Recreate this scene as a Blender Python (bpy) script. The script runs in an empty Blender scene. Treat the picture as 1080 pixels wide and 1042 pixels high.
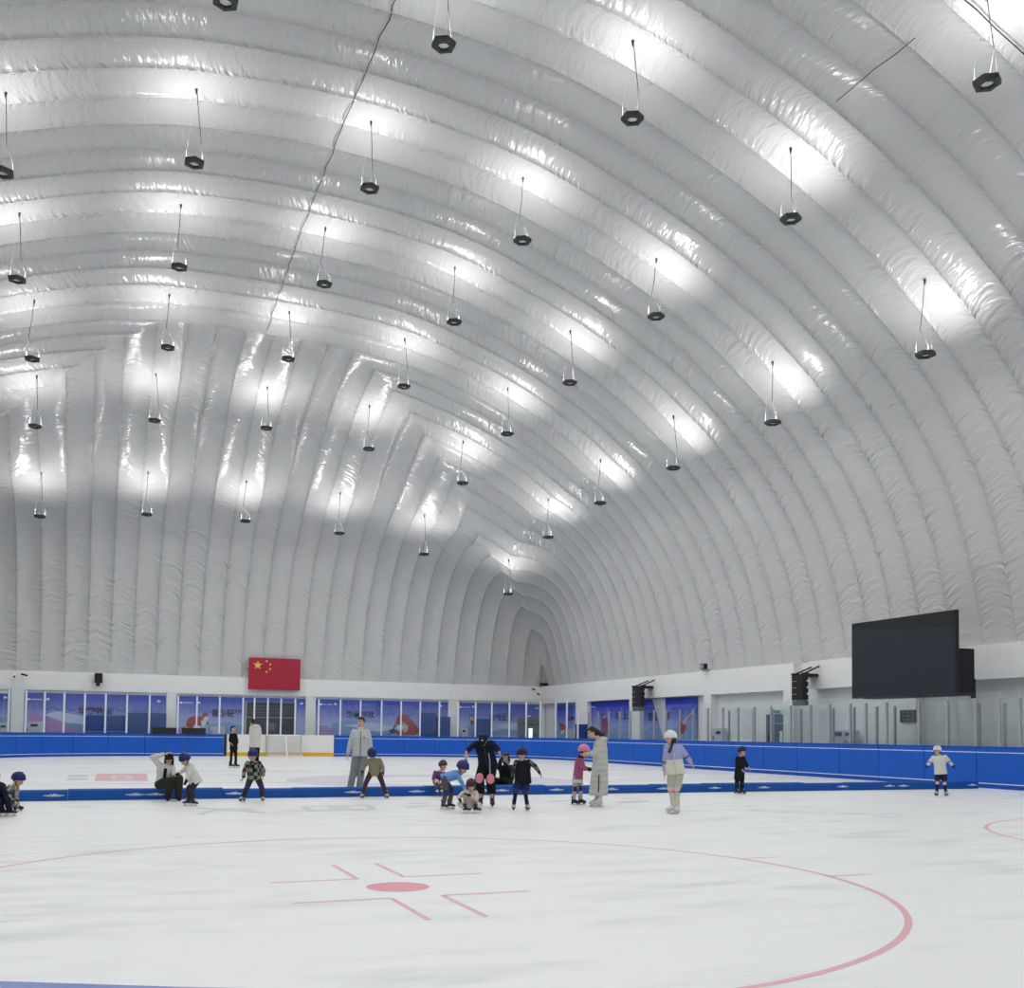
import bpy, math, random
import numpy as np
from mathutils import Vector, Matrix
random.seed(7)
C = bpy.context.scene.collection
SC = bpy.context.scene
PI = math.pi
# ------------------------------------------------------------------ camera (solved from the rink's own geometry)
F_PX, YAW, PITCH, ROLL, H, PY = 1067.284, 0.3900725, 0.0483934, 0.0116062, 1.46867, 722.09
def _axes():
    f = np.array([math.sin(YAW)*math.cos(PITCH), math.cos(YAW)*math.cos(PITCH), math.sin(PITCH)])
    r = np.array([math.cos(YAW), -math.sin(YAW), 0.0]); up = np.cross(r, f)
    c, s = math.cos(ROLL), math.sin(ROLL)
    return c*r+s*up, -s*r+c*up, f
RR, UP, FW = _axes()
EYE = np.array([0, 0, H])
def ray(px, py): return FW + (px-540)/F_PX*RR + (PY-py)/F_PX*UP
def at_u(px, py, u): D = ray(px, py); return D*(u/D[1]) + EYE
def at_v(px, py, v): D = ray(px, py); return D*(v/D[0]) + EYE
def at_z(px, py, z): D = ray(px, py); return D*((z-H)/D[2]) + EYE
def to_px(p):
    q = np.array(p)-EYE; d = q@FW
    return 540+F_PX*(q@RR)/d, PY-F_PX*(q@UP)/d
cam = bpy.data.cameras.new('camera'); co = bpy.data.objects.new('camera', cam); C.objects.link(co)
co.matrix_world = Matrix(((RR[0], UP[0], -FW[0], 0), (RR[1], UP[1], -FW[1], 0), (RR[2], UP[2], -FW[2], H), (0, 0, 0, 1)))
cam.sensor_fit = 'HORIZONTAL'; cam.sensor_width = 36; cam.lens = 36*F_PX/1080; cam.shift_y = (PY-521)/1080
cam.clip_start = 0.05; cam.clip_end = 300
SC.camera = co
SC.view_settings.view_transform = 'Standard'; SC.view_settings.look = 'None'
SC.view_settings.exposure = 0.0; SC.view_settings.gamma = 1.0
w = bpy.data.worlds.new('world'); SC.world = w; w.use_nodes = True
w.node_tree.nodes['Background'].inputs[0].default_value = (0.02, 0.02, 0.02, 1)

# ------------------------------------------------------------------ materials
MATS = {}
def mat(name, rgb, rough=0.5, spec=0.5, metal=0.0, noise=None, bump=None, emit=None):
    if name in MATS: return MATS[name]
    m = bpy.data.materials.new(name); m.use_nodes = True; nt = m.node_tree
    b = nt.nodes['Principled BSDF']; b.inputs['Base Color'].default_value = (*rgb, 1)
    b.inputs['Roughness'].default_value = rough; b.inputs['Specular IOR Level'].default_value = spec
    b.inputs['Metallic'].default_value = metal
    if noise or bump:
        tc = nt.nodes.new('ShaderNodeTexCoord'); n = nt.nodes.new('ShaderNodeTexNoise')
        n.inputs['Scale'].default_value = (noise or bump)[0]; n.inputs['Detail'].default_value = 4
        nt.links.new(tc.outputs['Object'], n.inputs['Vector'])
        if noise:
            mx = nt.nodes.new('ShaderNodeMix'); mx.data_type = 'RGBA'
            a = noise[1]
            mx.inputs[6].default_value = (*[c*(1-a) for c in rgb], 1); mx.inputs[7].default_value = (*[min(1, c*(1+a)) for c in rgb], 1)
            nt.links.new(n.outputs['Fac'], mx.inputs[0]); nt.links.new(mx.outputs[2], b.inputs['Base Color'])
        if bump:
            bp = nt.nodes.new('ShaderNodeBump'); bp.inputs['Strength'].default_value = bump[1]; bp.inputs['Distance'].default_value = 0.02
            nt.links.new(n.outputs['Fac'], bp.inputs['Height']); nt.links.new(bp.outputs[0], b.inputs['Normal'])
    if emit:
        b.inputs['Emission Color'].default_value = (*rgb, 1); b.inputs['Emission Strength'].default_value = emit
    MATS[name] = m; return m
def pattern_mat(name, cols, scale, kind):
    """printed cloth: checked ('plaid') or blotched ('camo')"""
    m = bpy.data.materials.new(name); m.use_nodes = True; nt = m.node_tree; b = nt.nodes['Principled BSDF']
    b.inputs['Roughness'].default_value = 0.85
    tc = nt.nodes.new('ShaderNodeTexCoord')
    if kind == 'plaid':
        n = nt.nodes.new('ShaderNodeTexChecker'); n.inputs['Scale'].default_value = scale
        n.inputs['Color1'].default_value = (*cols[0], 1); n.inputs['Color2'].default_value = (*cols[1], 1)
        nt.links.new(tc.outputs['Object'], n.inputs['Vector']); nt.links.new(n.outputs['Color'], b.inputs['Base Color'])
    else:
        n = nt.nodes.new('ShaderNodeTexNoise'); n.inputs['Scale'].default_value = scale; n.inputs['Detail'].default_value = 2
        r = nt.nodes.new('ShaderNodeValToRGB'); r.color_ramp.interpolation = 'CONSTANT'
        e = r.color_ramp.elements; e[0].color = (*cols[0], 1); e[1].position = 0.45; e[1].color = (*cols[1], 1)
        x = e.new(0.56); x.color = (*cols[2], 1)
        nt.links.new(tc.outputs['Object'], n.inputs['Vector']); nt.links.new(n.outputs['Fac'], r.inputs['Fac']); nt.links.new(r.outputs['Color'], b.inputs['Base Color'])
    MATS[name] = m; return m
WHITE = mat('white_paint', (0.86, 0.865, 0.865), 0.55, 0.3, noise=(1.5, 0.03))
PALE = mat('pale_wall', (0.87, 0.875, 0.875), 0.6, 0.3, noise=(0.8, 0.04))
BLUE = mat('blue_vinyl', (0.010, 0.105, 0.53), 0.5, 0.25, noise=(2.0, 0.06))
BLUECAP = mat('blue_cap', (0.008, 0.075, 0.42), 0.45, 0.3)
NEARCAP = mat('blue_cap_near', (0.10, 0.19, 0.52), 0.35, 0.5)
PIPING = mat('white_piping', (0.66, 0.76, 0.92), 0.45)
PADBLUE = mat('blue_divider', (0.007, 0.085, 0.36), 0.55, 0.25, noise=(3, 0.06))
YELLOW = mat('yellow_kick', (0.72, 0.42, 0.04), 0.45)
BOARDW = mat('white_board', (0.80, 0.80, 0.78), 0.4, noise=(2, 0.03))
STEEL = mat('steel_grey', (0.42, 0.44, 0.46), 0.4, 0.5, 0.6)
POSTW = mat('post_white', (0.72, 0.74, 0.80), 0.4, 0.5)
BLACK = mat('black_plastic', (0.012, 0.012, 0.014), 0.5, 0.4)
DARKG = mat('dark_grille', (0.02, 0.021, 0.023), 0.6, 0.3)
GREYH = mat('lamp_housing', (0.045, 0.05, 0.05), 0.5, 0.4)
WIRE = mat('wire_dark', (0.05, 0.05, 0.055), 0.6)
WIREL = mat('wire_light', (0.75, 0.76, 0.78), 0.3, 0.5, 0.5)
LENS = mat('lamp_glass', (0.8, 0.82, 0.82), 0.3)
SCREEN = mat('led_screen', (0.015, 0.019, 0.028), 0.45, 0.35)
SCREEN_REFL = mat('led_screen_reflection', (0.012, 0.014, 0.017), 0.5, 0.3)
SCREENS = mat('screen_case', (0.006, 0.007, 0.014), 0.5, 0.3)
RED = mat('flag_red', (0.40, 0.022, 0.048), 0.55, 0.3)
GOLD = mat('flag_yellow', (0.75, 0.50, 0.08), 0.5)
FLOORM = mat('rubber_floor', (0.16, 0.17, 0.18), 0.8, noise=(6, 0.2))
MAT_B = mat('crash_mat_blue', (0.012, 0.055, 0.27), 0.55, 0.3, noise=(2, 0.08))
MAT_T = mat('crash_mat_edge', (0.25, 0.35, 0.6), 0.5)
DOORG = mat('door_grey', (0.16, 0.18, 0.20), 0.5)
DARKGLASS = mat('dark_glass', (0.012, 0.015, 0.03), 0.12, 0.5)
CAB = mat('cabinet_paint', (0.50, 0.54, 0.62), 0.5)
LITW = mat('lit_window', (0.9, 0.95, 1.0), 0.4, emit=1.2)
GREEN = mat('exit_green', (0.02, 0.22, 0.12), 0.5)
TXT = mat('text_navy', (0.012, 0.018, 0.07), 0.5)
TXTF = mat('text_faint', (0.12, 0.15, 0.48), 0.5)
LOGO = mat('logo_white', (0.80, 0.84, 0.90), 0.5)
SKIN = mat('skin', (0.62, 0.38, 0.28), 0.55, 0.3, noise=(30, 0.05))
EYE_M = mat('eye_dark', (0.03, 0.02, 0.02), 0.3)
LIP = mat('lips', (0.45, 0.17, 0.15), 0.5)
HAIR = mat('hair_black', (0.012, 0.011, 0.012), 0.5, 0.4, bump=(60, 0.4))
BLADE = mat('blade_steel', (0.7, 0.71, 0.73), 0.25, 0.5, 0.9)
NET = mat('net_white', (0.72, 0.73, 0.74), 0.8)

def glass_mat():
    m = bpy.data.materials.new('rink_glass'); m.use_nodes = True; nt = m.node_tree
    for n in list(nt.nodes): nt.nodes.remove(n)
    out = nt.nodes.new('ShaderNodeOutputMaterial'); tr = nt.nodes.new('ShaderNodeBsdfTransparent'); tr.inputs[0].default_value = (0.955, 0.978, 0.974, 1)
    gl = nt.nodes.new('ShaderNodeBsdfGlossy'); gl.inputs['Roughness'].default_value = 0.03; gl.inputs['Color'].default_value = (0.9, 0.95, 0.95, 1)
    lw = nt.nodes.new('ShaderNodeLayerWeight'); pw = nt.nodes.new('ShaderNodeMath'); pw.operation = 'POWER'; pw.inputs[1].default_value = 4.0
    fr = nt.nodes.new('ShaderNodeMath'); fr.operation = 'MULTIPLY_ADD'; fr.inputs[1].default_value = 0.6; fr.inputs[2].default_value = 0.035
    nt.links.new(lw.outputs['Facing'], pw.inputs[0]); nt.links.new(pw.outputs[0], fr.inputs[0])
    mx = nt.nodes.new('ShaderNodeMixShader'); nt.links.new(fr.outputs[0], mx.inputs[0]); nt.links.new(tr.outputs[0], mx.inputs[1]); nt.links.new(gl.outputs[0], mx.inputs[2])
    nt.links.new(mx.outputs[0], out.inputs[0])
    return m
GLASS = glass_mat()

def membrane_mat():
    """glossy white inner skin of the air dome: fine puckers running off every seam"""
    m = bpy.data.materials.new('dome_membrane'); m.use_nodes = True; nt = m.node_tree; L = nt.links
    b = nt.nodes['Principled BSDF']; b.inputs['Roughness'].default_value = MEM_ROUGH; b.inputs['Specular IOR Level'].default_value = 0.6
    uv = nt.nodes.new('ShaderNodeUVMap'); uv.uv_map = 'panel'
    sx = nt.nodes.new('ShaderNodeSeparateXYZ'); L.new(uv.outputs[0], sx.inputs[0])
    def math_(op, a, bb=None):
        n = nt.nodes.new('ShaderNodeMath'); n.operation = op
        for k, x in enumerate((a, bb)):
            if x is None: continue
            if isinstance(x, (int, float)): n.inputs[k].default_value = x
            else: L.new(x, n.inputs[k])
        return n.outputs[0]
    fr = math_('FRACT', sx.outputs[1]); ab = math_('ABSOLUTE', math_('SUBTRACT', fr, 0.5))     # 0 middle of panel, .5 at seam
    near = math_('ADD', 0.22, math_('MULTIPLY', 0.78, math_('POWER', math_('MULTIPLY', ab, 2.0), 2.0)))
    def noise(su, sv, det, seedz, sk=0.0):
        cb = nt.nodes.new('ShaderNodeCombineXYZ')
        ux = math_('ADD', math_('MULTIPLY', sx.outputs[0], su), math_('MULTIPLY', sx.outputs[1], sk))
        L.new(ux, cb.inputs[0]); L.new(math_('MULTIPLY', sx.outputs[1], sv), cb.inputs[1]); cb.inputs[2].default_value = seedz
        n = nt.nodes.new('ShaderNodeTexNoise'); n.inputs['Scale'].default_value = 1; n.inputs['Detail'].default_value = det; L.new(cb.outputs[0], n.inputs['Vector'])
        return n.outputs['Fac']
    fine = noise(7.0, 1.2, 2.5, 1.3, 0.6); crease = noise(4.6, 1.1, 3.0, 9.1, -1.6); big = noise(0.35, 0.6, 2.0, 4.4)
    patch = math_('SMOOTH_MIN', 1.0, math_('MULTIPLY', math_('MAXIMUM', math_('SUBTRACT', big, 0.40), 0.0), 4.5))
    hgt = math_('ADD', math_('MULTIPLY', math_('MULTIPLY', fine, near), 0.10), math_('MULTIPLY', math_('MULTIPLY', crease, patch), 0.095))
    hgt = math_('ADD', hgt, math_('MULTIPLY', big, 0.06))
    bp = nt.nodes.new('ShaderNodeBump'); bp.inputs['Strength'].default_value = MEM_BUMP; bp.inputs['Distance'].default_value = 1.0
    L.new(hgt, bp.inputs['Height']); L.new(bp.outputs[0], b.inputs['Normal'])
    b.inputs['Base Color'].default_value = (*MEM_COL, 1)
    return m
MEM_ROUGH, MEM_BUMP, MEM_COL = 0.21, 1.0, (0.575, 0.582, 0.585)

def ice_mat():
    m = bpy.data.materials.new('ice_sheet'); m.use_nodes = True; nt = m.node_tree; L = nt.links
    b = nt.nodes['Principled BSDF']; b.inputs['Roughness'].default_value = 0.33; b.inputs['Specular IOR Level'].default_value = 0.35
    tc = nt.nodes.new('ShaderNodeTexCoord')
    def nz(scale, det, sc):
        mp = nt.nodes.new('ShaderNodeMapping'); mp.inputs['Scale'].default_value = sc; mp.inputs['Rotation'].default_value = (0, 0, 0.35)
        L.new(tc.outputs['Object'], mp.inputs[0]); n = nt.nodes.new('ShaderNodeTexNoise'); n.inputs['Scale'].default_value = scale; n.inputs['Detail'].default_value = det
        L.new(mp.outputs[0], n.inputs['Vector']); return n.outputs['Fac']
    a = nz(0.9, 5, (0.8, 2.6, 1)); c = nz(0.22, 3, (1, 1.4, 1)); d = nz(7, 3, (0.5, 3, 1))
    def mth(op, x, y):
        n = nt.nodes.new('ShaderNodeMath'); n.operation = op; n.use_clamp = False
        for k, v in enumerate((x, y)):
            if isinstance(v, (int, float)): n.inputs[k].default_value = v
            else: L.new(v, n.inputs[k])
        return n.outputs[0]
    wear = mth('MULTIPLY', mth('MAXIMUM', mth('SUBTRACT', a, 0.47), 0.0), mth('MULTIPLY', mth('MAXIMUM', mth('SUBTRACT', c, 0.40), 0.0), 13.0))
    fac = mth('MINIMUM', mth('ADD', wear, mth('MULTIPLY', mth('MAXIMUM', mth('SUBTRACT', d, 0.58), 0.0), 0.6)), 1.0)
    mx = nt.nodes.new('ShaderNodeMix'); mx.data_type = 'RGBA'; mx.inputs[6].default_value = (0.87, 0.885, 0.885, 1); mx.inputs[7].default_value = (0.50, 0.52, 0.54, 1)
    L.new(fac, mx.inputs[0]); L.new(mx.outputs[2], b.inputs['Base Color'])
    r = mth('ADD', 0.28, mth('MULTIPLY', a, 0.2)); L.new(r, b.inputs['Roughness'])
    return m
ICE = ice_mat()
def paint(name, rgb): return mat(name, rgb, 0.38, 0.35)
ICE_RED = paint('ice_paint_red', (0.78, 0.30, 0.36)); ICE_PINK = paint('ice_paint_pink', (0.78, 0.44, 0.49)); ICE_GREY = paint('ice_paint_grey', (0.60, 0.62, 0.64))
ICE_PURP = paint('ice_paint_lilac', (0.66, 0.66, 0.75)); ICE_PALE = paint('ice_paint_pale', (0.66, 0.68, 0.70))

# ------------------------------------------------------------------ mesh building
class MB:
    def __init__(s): s.v = []; s.f = []; s.m = []; s.mats = []
    def mi(s, m):
        if m not in s.mats: s.mats.append(m)
        return s.mats.index(m)
    def add(s, vs, fs, m):
        o = len(s.v); k = s.mi(m); s.v += [tuple(map(float, p)) for p in vs]
        for f in fs: s.f.append(tuple(o+i for i in f)); s.m.append(k)
        return s
    def hexa(s, p, m):   # 8 corners: bottom ccw, top ccw
        return s.add(p, [(0, 3, 2, 1), (4, 5, 6, 7), (0, 1, 5, 4), (1, 2, 6, 5), (2, 3, 7, 6), (3, 0, 4, 7)], m)
    def box(s, x0, x1, y0, y1, z0, z1, m):
        x0, x1 = sorted((x0, x1)); y0, y1 = sorted((y0, y1)); z0, z1 = sorted((z0, z1))
        return s.hexa([(x0, y0, z0), (x1, y0, z0), (x1, y1, z0), (x0, y1, z0), (x0, y0, z1), (x1, y0, z1), (x1, y1, z1), (x0, y1, z1)], m)
    def loft(s, secs, m, n=14):
        """secs: (centre, vecA, vecB) ellipses, capped at both ends"""
        vs = []; fs = []
        for c, a, b in secs:
            c, a, b = map(np.asarray, (c, a, b))
            for i in range(n):
                t = 2*PI*i/n; vs.append(c + a*math.cos(t) + b*math.sin(t))
        k = len(secs)
        for j in range(k-1):
            for i in range(n):
                i2 = (i+1) % n; fs.append((j*n+i, j*n+i2, (j+1)*n+i2, (j+1)*n+i))
        fs.append(tuple(range(n-1, -1, -1))); fs.append(tuple((k-1)*n+i for i in range(n)))
        return s.add(vs, fs, m)
    def tube(s, p0, p1, r0, r1, m, n=10, cap0=False, cap1=False):
        """tapered tube; capN rounds that end"""
        p0, p1 = np.asarray(p0, float), np.asarray(p1, float); d = p1-p0; L = np.linalg.norm(d)
        if L < 1e-6: d = np.array([0, 0, 1.0]); L = 1e-6
        d = d/np.linalg.norm(d); a = np.cross(d, [0, 0, 1.0] if abs(d[2]) < 0.9 else [1.0, 0, 0]); a /= np.linalg.norm(a); b = np.cross(d, a)
        secs = []
        if cap0:
            for t in (-1.35, -0.9, -0.45): secs.append((p0+d*r0*math.sin(t), a*r0*math.cos(t), b*r0*math.cos(t)))
        secs.append((p0, a*r0, b*r0)); secs.append((p1, a*r1, b*r1))
        if cap1:
            for t in (0.45, 0.9, 1.35): secs.append((p1+d*r1*math.sin(t), a*r1*math.cos(t), b*r1*math.cos(t)))
        return s.loft(secs, m, n)
    def cap(s, p0, p1, r0, r1, m, n=12): return s.tube(p0, p1, r0, r1, m, n, True, True)
    def ell(s, c, A, B, U, m, n=14, k=8):
        """ellipsoid with half-axis vectors A, B and pole vector U"""
        c, A, B, U = map(np.asarray, (c, A, B, U)); secs = []
        for j in range(k+1):
            t = -PI/2*0.97 + PI*0.97*j/k; secs.append((c+U*math.sin(t), A*math.cos(t), B*math.cos(t)))
        return s.loft(secs, m, n)
    def path(s, pts, r, m, n=6):
        for a, b in zip(pts[:-1], pts[1:]): s.cap(a, b, r, r, m, n)
        return s
    def poly(s, pts, m, depth=None):
        """flat polygon, optionally extruded by vector depth"""
        n = len(pts)
        if depth is None: return s.add(pts, [tuple(range(n))], m)
        q = [tuple(np.asarray(p)+np.asarray(depth)) for p in pts]
        fs = [tuple(range(n)), tuple(range(2*n-1, n-1, -1))] + [(i, n+i, n+(i+1) % n, (i+1) % n) for i in range(n)]
        return s.add(list(pts)+q, fs, m)
    def build(s, name, parent=None, smooth=False, loc=None):
        me = bpy.data.meshes.new(name)
        off = np.array(loc) if loc is not None else np.zeros(3)
        me.from_pydata([tuple(np.array(p)-off) for p in s.v], [], s.f)
        for m in s.mats: me.materials.append(m)
        me.polygons.foreach_set('material_index', s.m)
        if smooth: me.polygons.foreach_set('use_smooth', [True]*len(s.f))
        me.update()
        o = bpy.data.objects.new(name, me); C.objects.link(o)
        if parent is not None: o.parent = parent
        elif loc is not None: o.location = loc
        return o
def thing(name, label, cat, loc=(0, 0, 0), group=None):
    o = bpy.data.objects.new(name, None); C.objects.link(o); o.location = tuple(float(x) for x in loc); o.empty_display_size = 0.2
    return tag(o, label, cat, group)
def tag(o, label, cat, group=None):
    o['label'] = label; o['category'] = cat
    if group: o['group'] = group
    return o
def struct(o): o['kind'] = 'structure'; return o
def tree_copy(o, parent=None):
    c = o.copy(); C.objects.link(c)
    if parent is not None: c.parent = parent
    for ch in list(o.children): tree_copy(ch, c)
    return c
ONES = ['', 'first', 'second', 'third', 'fourth', 'fifth', 'sixth', 'seventh', 'eighth', 'ninth', 'tenth', 'eleventh', 'twelfth', 'thirteenth', 'fourteenth', 'fifteenth', 'sixteenth', 'seventeenth', 'eighteenth', 'nineteenth', 'twentieth']
def nth(k):
    if k <= 20: return ONES[k]
    t, o = divmod(k, 10)
    return {2: 'twent', 3: 'thirt', 4: 'fort'}[t] + ('ieth' if o == 0 else 'y-' + ONES[o])
# ------------------------------------------------------------------ the dome (ceiling)
V0, V1, U0, U1, ZB, VC = -15.10, 28.0, -2.60, 62.3, 4.65, 6.45
_pt = np.array([0, 0.75, 4.25, 5.75, 9.0, 10.75, 12.5, 14.15, 15.75, 16.7, 18.65, 20.35, 21.3, 21.55]); _pz = np.array([20.06, 20.04, 19.72, 19.42, 18.4, 17.7, 16.85, 15.9, 14.72, 13.95, 11.97, 9.27, 6.2, 4.65])
_qt = np.array([0, 0.25, 1.2, 2.9, 4.85, 7.27, 10.0, 13.3, 16.0, 19.4, 26, 33]); _qz = np.array([4.65, 6.2, 9.0, 11.5, 13.2, 14.75, 16.5, 17.95, 18.7, 19.3, 19.85, 20.06])
def pch(x, xs, ys):
    """monotone cubic through points"""
    h = np.diff(xs); d = np.diff(ys)/h; m = np.zeros(len(xs)); m[0] = d[0]; m[-1] = d[-1]
    for i in range(1, len(xs)-1):
        if d[i-1]*d[i] > 0: w1 = 2*h[i]+h[i-1]; w2 = h[i]+2*h[i-1]; m[i] = (w1+w2)/(w1/d[i-1]+w2/d[i])
    m[0] = 0 if abs(ys[1]-ys[0]) < 0.1 else m[0]
    k = np.clip(np.searchsorted(xs, x)-1, 0, len(xs)-2); t = (x-xs[k])/h[k]
    return ((1+2*t)*(1-t)**2)*ys[k] + t*(1-t)**2*h[k]*m[k] + t*t*(3-2*t)*ys[k+1] + t*t*(t-1)*h[k]*m[k+1]
def dome_z(v, u):
    v, u = np.asarray(v, float), np.asarray(u, float)
    pz = pch(np.clip(np.abs(v-VC), 0, 21.55), _pt, _pz); e = np.clip(np.minimum(U1-u, u-U0), 0, 32.9); qz = pch(e, _qt, _qz)
    hh = 20.06-ZB; dp = (20.06-pz)/hh; dq = (20.06-qz)/hh; mx = np.maximum(dp, dq)
    fac = np.where(mx < 0.35, 1.5686, (0.549+0.694*(mx-0.35))/np.maximum(mx, 0.35)); n = np.log(2)/np.log(np.maximum(fac, 1.012))
    d = (np.maximum(dp, 1e-9)**n + np.maximum(dq, 1e-9)**n)**(1/n)
    return 20.06 - hh*np.minimum(d, 1.0)
WP, WM = 1.22, 1.36                       # panel widths: hip ends / main vault
VT1, UT1 = 10.5, U1-(V1-10.5)             # hip starts on the right
VT0 = V0 + (U1-UT1)                       # and on the left
def seams_v(): return [VT1 + WP*k for k in range(-30, 30) if V0-1 < VT1+WP*k < V1+1]
def seams_u():
    a = [UT1 + WP*k for k in range(0, 20) if UT1+WP*k < U1+1]; b = []; x = UT1
    while x > U0+(U1-UT1): x -= WM; b.append(x)
    c = []
    while x > U0-1: x -= WP; c.append(x)
    return sorted(a+b+c)
SV, SU = np.array(seams_v()), np.array(seams_u())
def build_dome():
    def lines(seams, lo, hi, n):
        xs = []
        for a, b in zip(seams[:-1], seams[1:]): xs += [a, a+0.022, a+0.05]+list(np.linspace(a, b, n, endpoint=False))[1:]+[b-0.05, b-0.022]
        xs.append(seams[-1]); xs = [x for x in xs if lo+0.5 < x < hi-0.5]
        ed = [0, 0.012, 0.03, 0.06, 0.1, 0.15, 0.22, 0.3, 0.4, 0.5]
        return np.array(sorted([lo+e for e in ed]+xs+[hi-e for e in ed]))
    vs = lines(SV, V0, V1, 8); us = lines(SU, U0, U1, 8)
    VV, UU = np.meshgrid(vs, us); Z = dome_z(VV, UU); e = 1e-3
    gv = (dome_z(VV+e, UU)-dome_z(VV-e, UU))/(2*e); gu = (dome_z(VV, UU+e)-dome_z(VV, UU-e))/(2*e)
    ln = np.sqrt(gv*gv+gu*gu+1); N = np.stack([-gv/ln, -gu/ln, 1/ln], -1)
    def ph(x, seams):
        k = np.clip(np.searchsorted(seams, x, side='right')-1, 0, len(seams)-2); return k + (x-seams[k])/(seams[k+1]-seams[k])
    pv, pu = ph(VV, SV), ph(UU, SU)
    def endreg(V, U, far=True):
        e_ = (U1-U) if far else (U-U0)
        return (e_ < np.minimum(V1-V, V-V0)) & (e_ < U1-UT1)
    def bulge(p): f = p-np.floor(p); d = np.minimum(f, 1-f)*1.25; return 1-np.abs(2*f-1)**2.0-0.46*np.exp(-(d/0.026)**2)
    Ed = np.maximum(np.minimum(U1-UU, UU-U0), 0); Sd = np.minimum(V1-VV, VV-V0)
    endm = (Ed < Sd) & (Ed < U1-UT1)
    amp = np.where(endm, bulge(pv), bulge(pu))
    edge = np.clip(np.minimum(Ed, Sd)/0.35, 0, 1)
    X = np.stack([VV, UU, Z], -1) + N*(amp*DOME_BULGE*edge)[..., None]
    nu, nv = VV.shape
    idx = np.arange(nu*nv).reshape(nu, nv)
    q = np.stack([idx[:-1, :-1], idx[:-1, 1:], idx[1:, 1:], idx[1:, :-1]], -1).reshape(-1, 4)[:, ::-1]
    me = bpy.data.meshes.new('ceiling'); me.from_pydata(X.reshape(-1, 3).tolist(), [], q.tolist())
    cV = (VV[:-1, :-1]+VV[1:, 1:])/2; cU = (UU[:-1, :-1]+UU[1:, 1:])/2
    ce = np.minimum(U1-cU, cU-U0); cend = ((ce < np.minimum(V1-cV, cV-V0)) & (ce < U1-UT1)).reshape(-1)
    # along-seam lengths
    du = np.concatenate([np.zeros((1, nv)), np.cumsum(np.linalg.norm(np.diff(X, axis=0), axis=2), 0)], 0)
    dv = np.concatenate([np.zeros((nu, 1)), np.cumsum(np.linalg.norm(np.diff(X, axis=1), axis=2), 1)], 1)
    A = np.stack([du.reshape(-1), pv.reshape(-1)], 1); B = np.stack([dv.reshape(-1)+200, pu.reshape(-1)], 1)
    luv = np.where(cend[:, None, None], A[q], B[q]).reshape(-1)
    ul = me.uv_layers.new(name='panel'); ul.data.foreach_set('uv', luv.astype(np.float32))
    me.materials.append(membrane_mat()); me.polygons.foreach_set('use_smooth', [True]*len(me.polygons)); me.update()
    o = bpy.data.objects.new('ceiling', me); C.objects.link(o); struct(o)
DOME_BULGE = 0.088
build_dome()
def ceil_z(v, u): return float(dome_z(v, u))

# ------------------------------------------------------------------ setting: ice, floor, walls
RV0, RV1, RU0, RU1, RAD = -5.25, 24.75, 0.30, 59.6, 8.5     # inside line of the boards
CORN = [((RV0+RAD, RU1-RAD), PI, PI/2), ((RV1-RAD, RU1-RAD), PI/2, 0), ((RV1-RAD, RU0+RAD), 0, -PI/2), ((RV0+RAD, RU0+RAD), -PI/2, -PI)]
def outline(off=0.0, n=18):
    pts = []
    for (c, a0, a1) in CORN:
        for k in range(n+1):
            a = a0+(a1-a0)*k/n; pts.append((c[0]+(RAD+off)*math.cos(a), c[1]+(RAD+off)*math.sin(a)))
    return pts
ice = MB(); op = outline(0.10); ice.poly([(x, y, 0.0) for x, y in op][::-1], ICE)
zz = 0.0015
def ring(cx, cy, r0, r1, m, n=128, a0=0, a1=2*PI, z=zz, ys=1.0):
    vs = []; fs = []
    for k in range(n+1):
        a = a0+(a1-a0)*k/n
        for r in (r0, r1): vs.append((cx+r*math.cos(a), cy+r*ys*math.sin(a), z))
    for k in range(n): fs.append((2*k, 2*k+1, 2*k+3, 2*k+2))
    ice.add(vs, fs, m)
def rect(x0, x1, y0, y1, m, z=zz): ice.poly([(x0, y0, z), (x1, y0, z), (x1, y1, z), (x0, y1, z)], m)
def faceoff(cx, cy, gx, gy, spot):
    ring(gx, gy, 4.455, 4.515, ICE_PINK, 160)
    ice.poly([(cx+0.30*math.cos(2*PI*k/40), cy+0.30*math.sin(2*PI*k/40), zz) for k in range(40)], ICE_RED)
    for sx in (-1, 1):
        for sy in (-1, 1):
            x = cx+0.24*sx; y = cy+0.62*sy; t = 0.05
            rect(min(x, x+sx*0.86), max(x, x+sx*0.86), y-t/2, y+t/2, ICE_PINK); rect(x-t/2, x+t/2, min(y, y+sy*1.12), max(y, y+sy*1.12), ICE_PINK)
    for sx in (-1, 1):
        for sy in (-1, 1):
            y = gy+0.785*sy+0.05; x = gx+sx*math.sqrt(4.48**2-0.785**2); rect(min(x, x+sx*0.58), max(x, x+sx*0.58), y-0.025, y+0.025, ICE_PINK)
faceoff(2.71, 9.39, 2.805, 9.43, True)
faceoff(16.85, 9.39, 16.85, 9.40, True)
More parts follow.
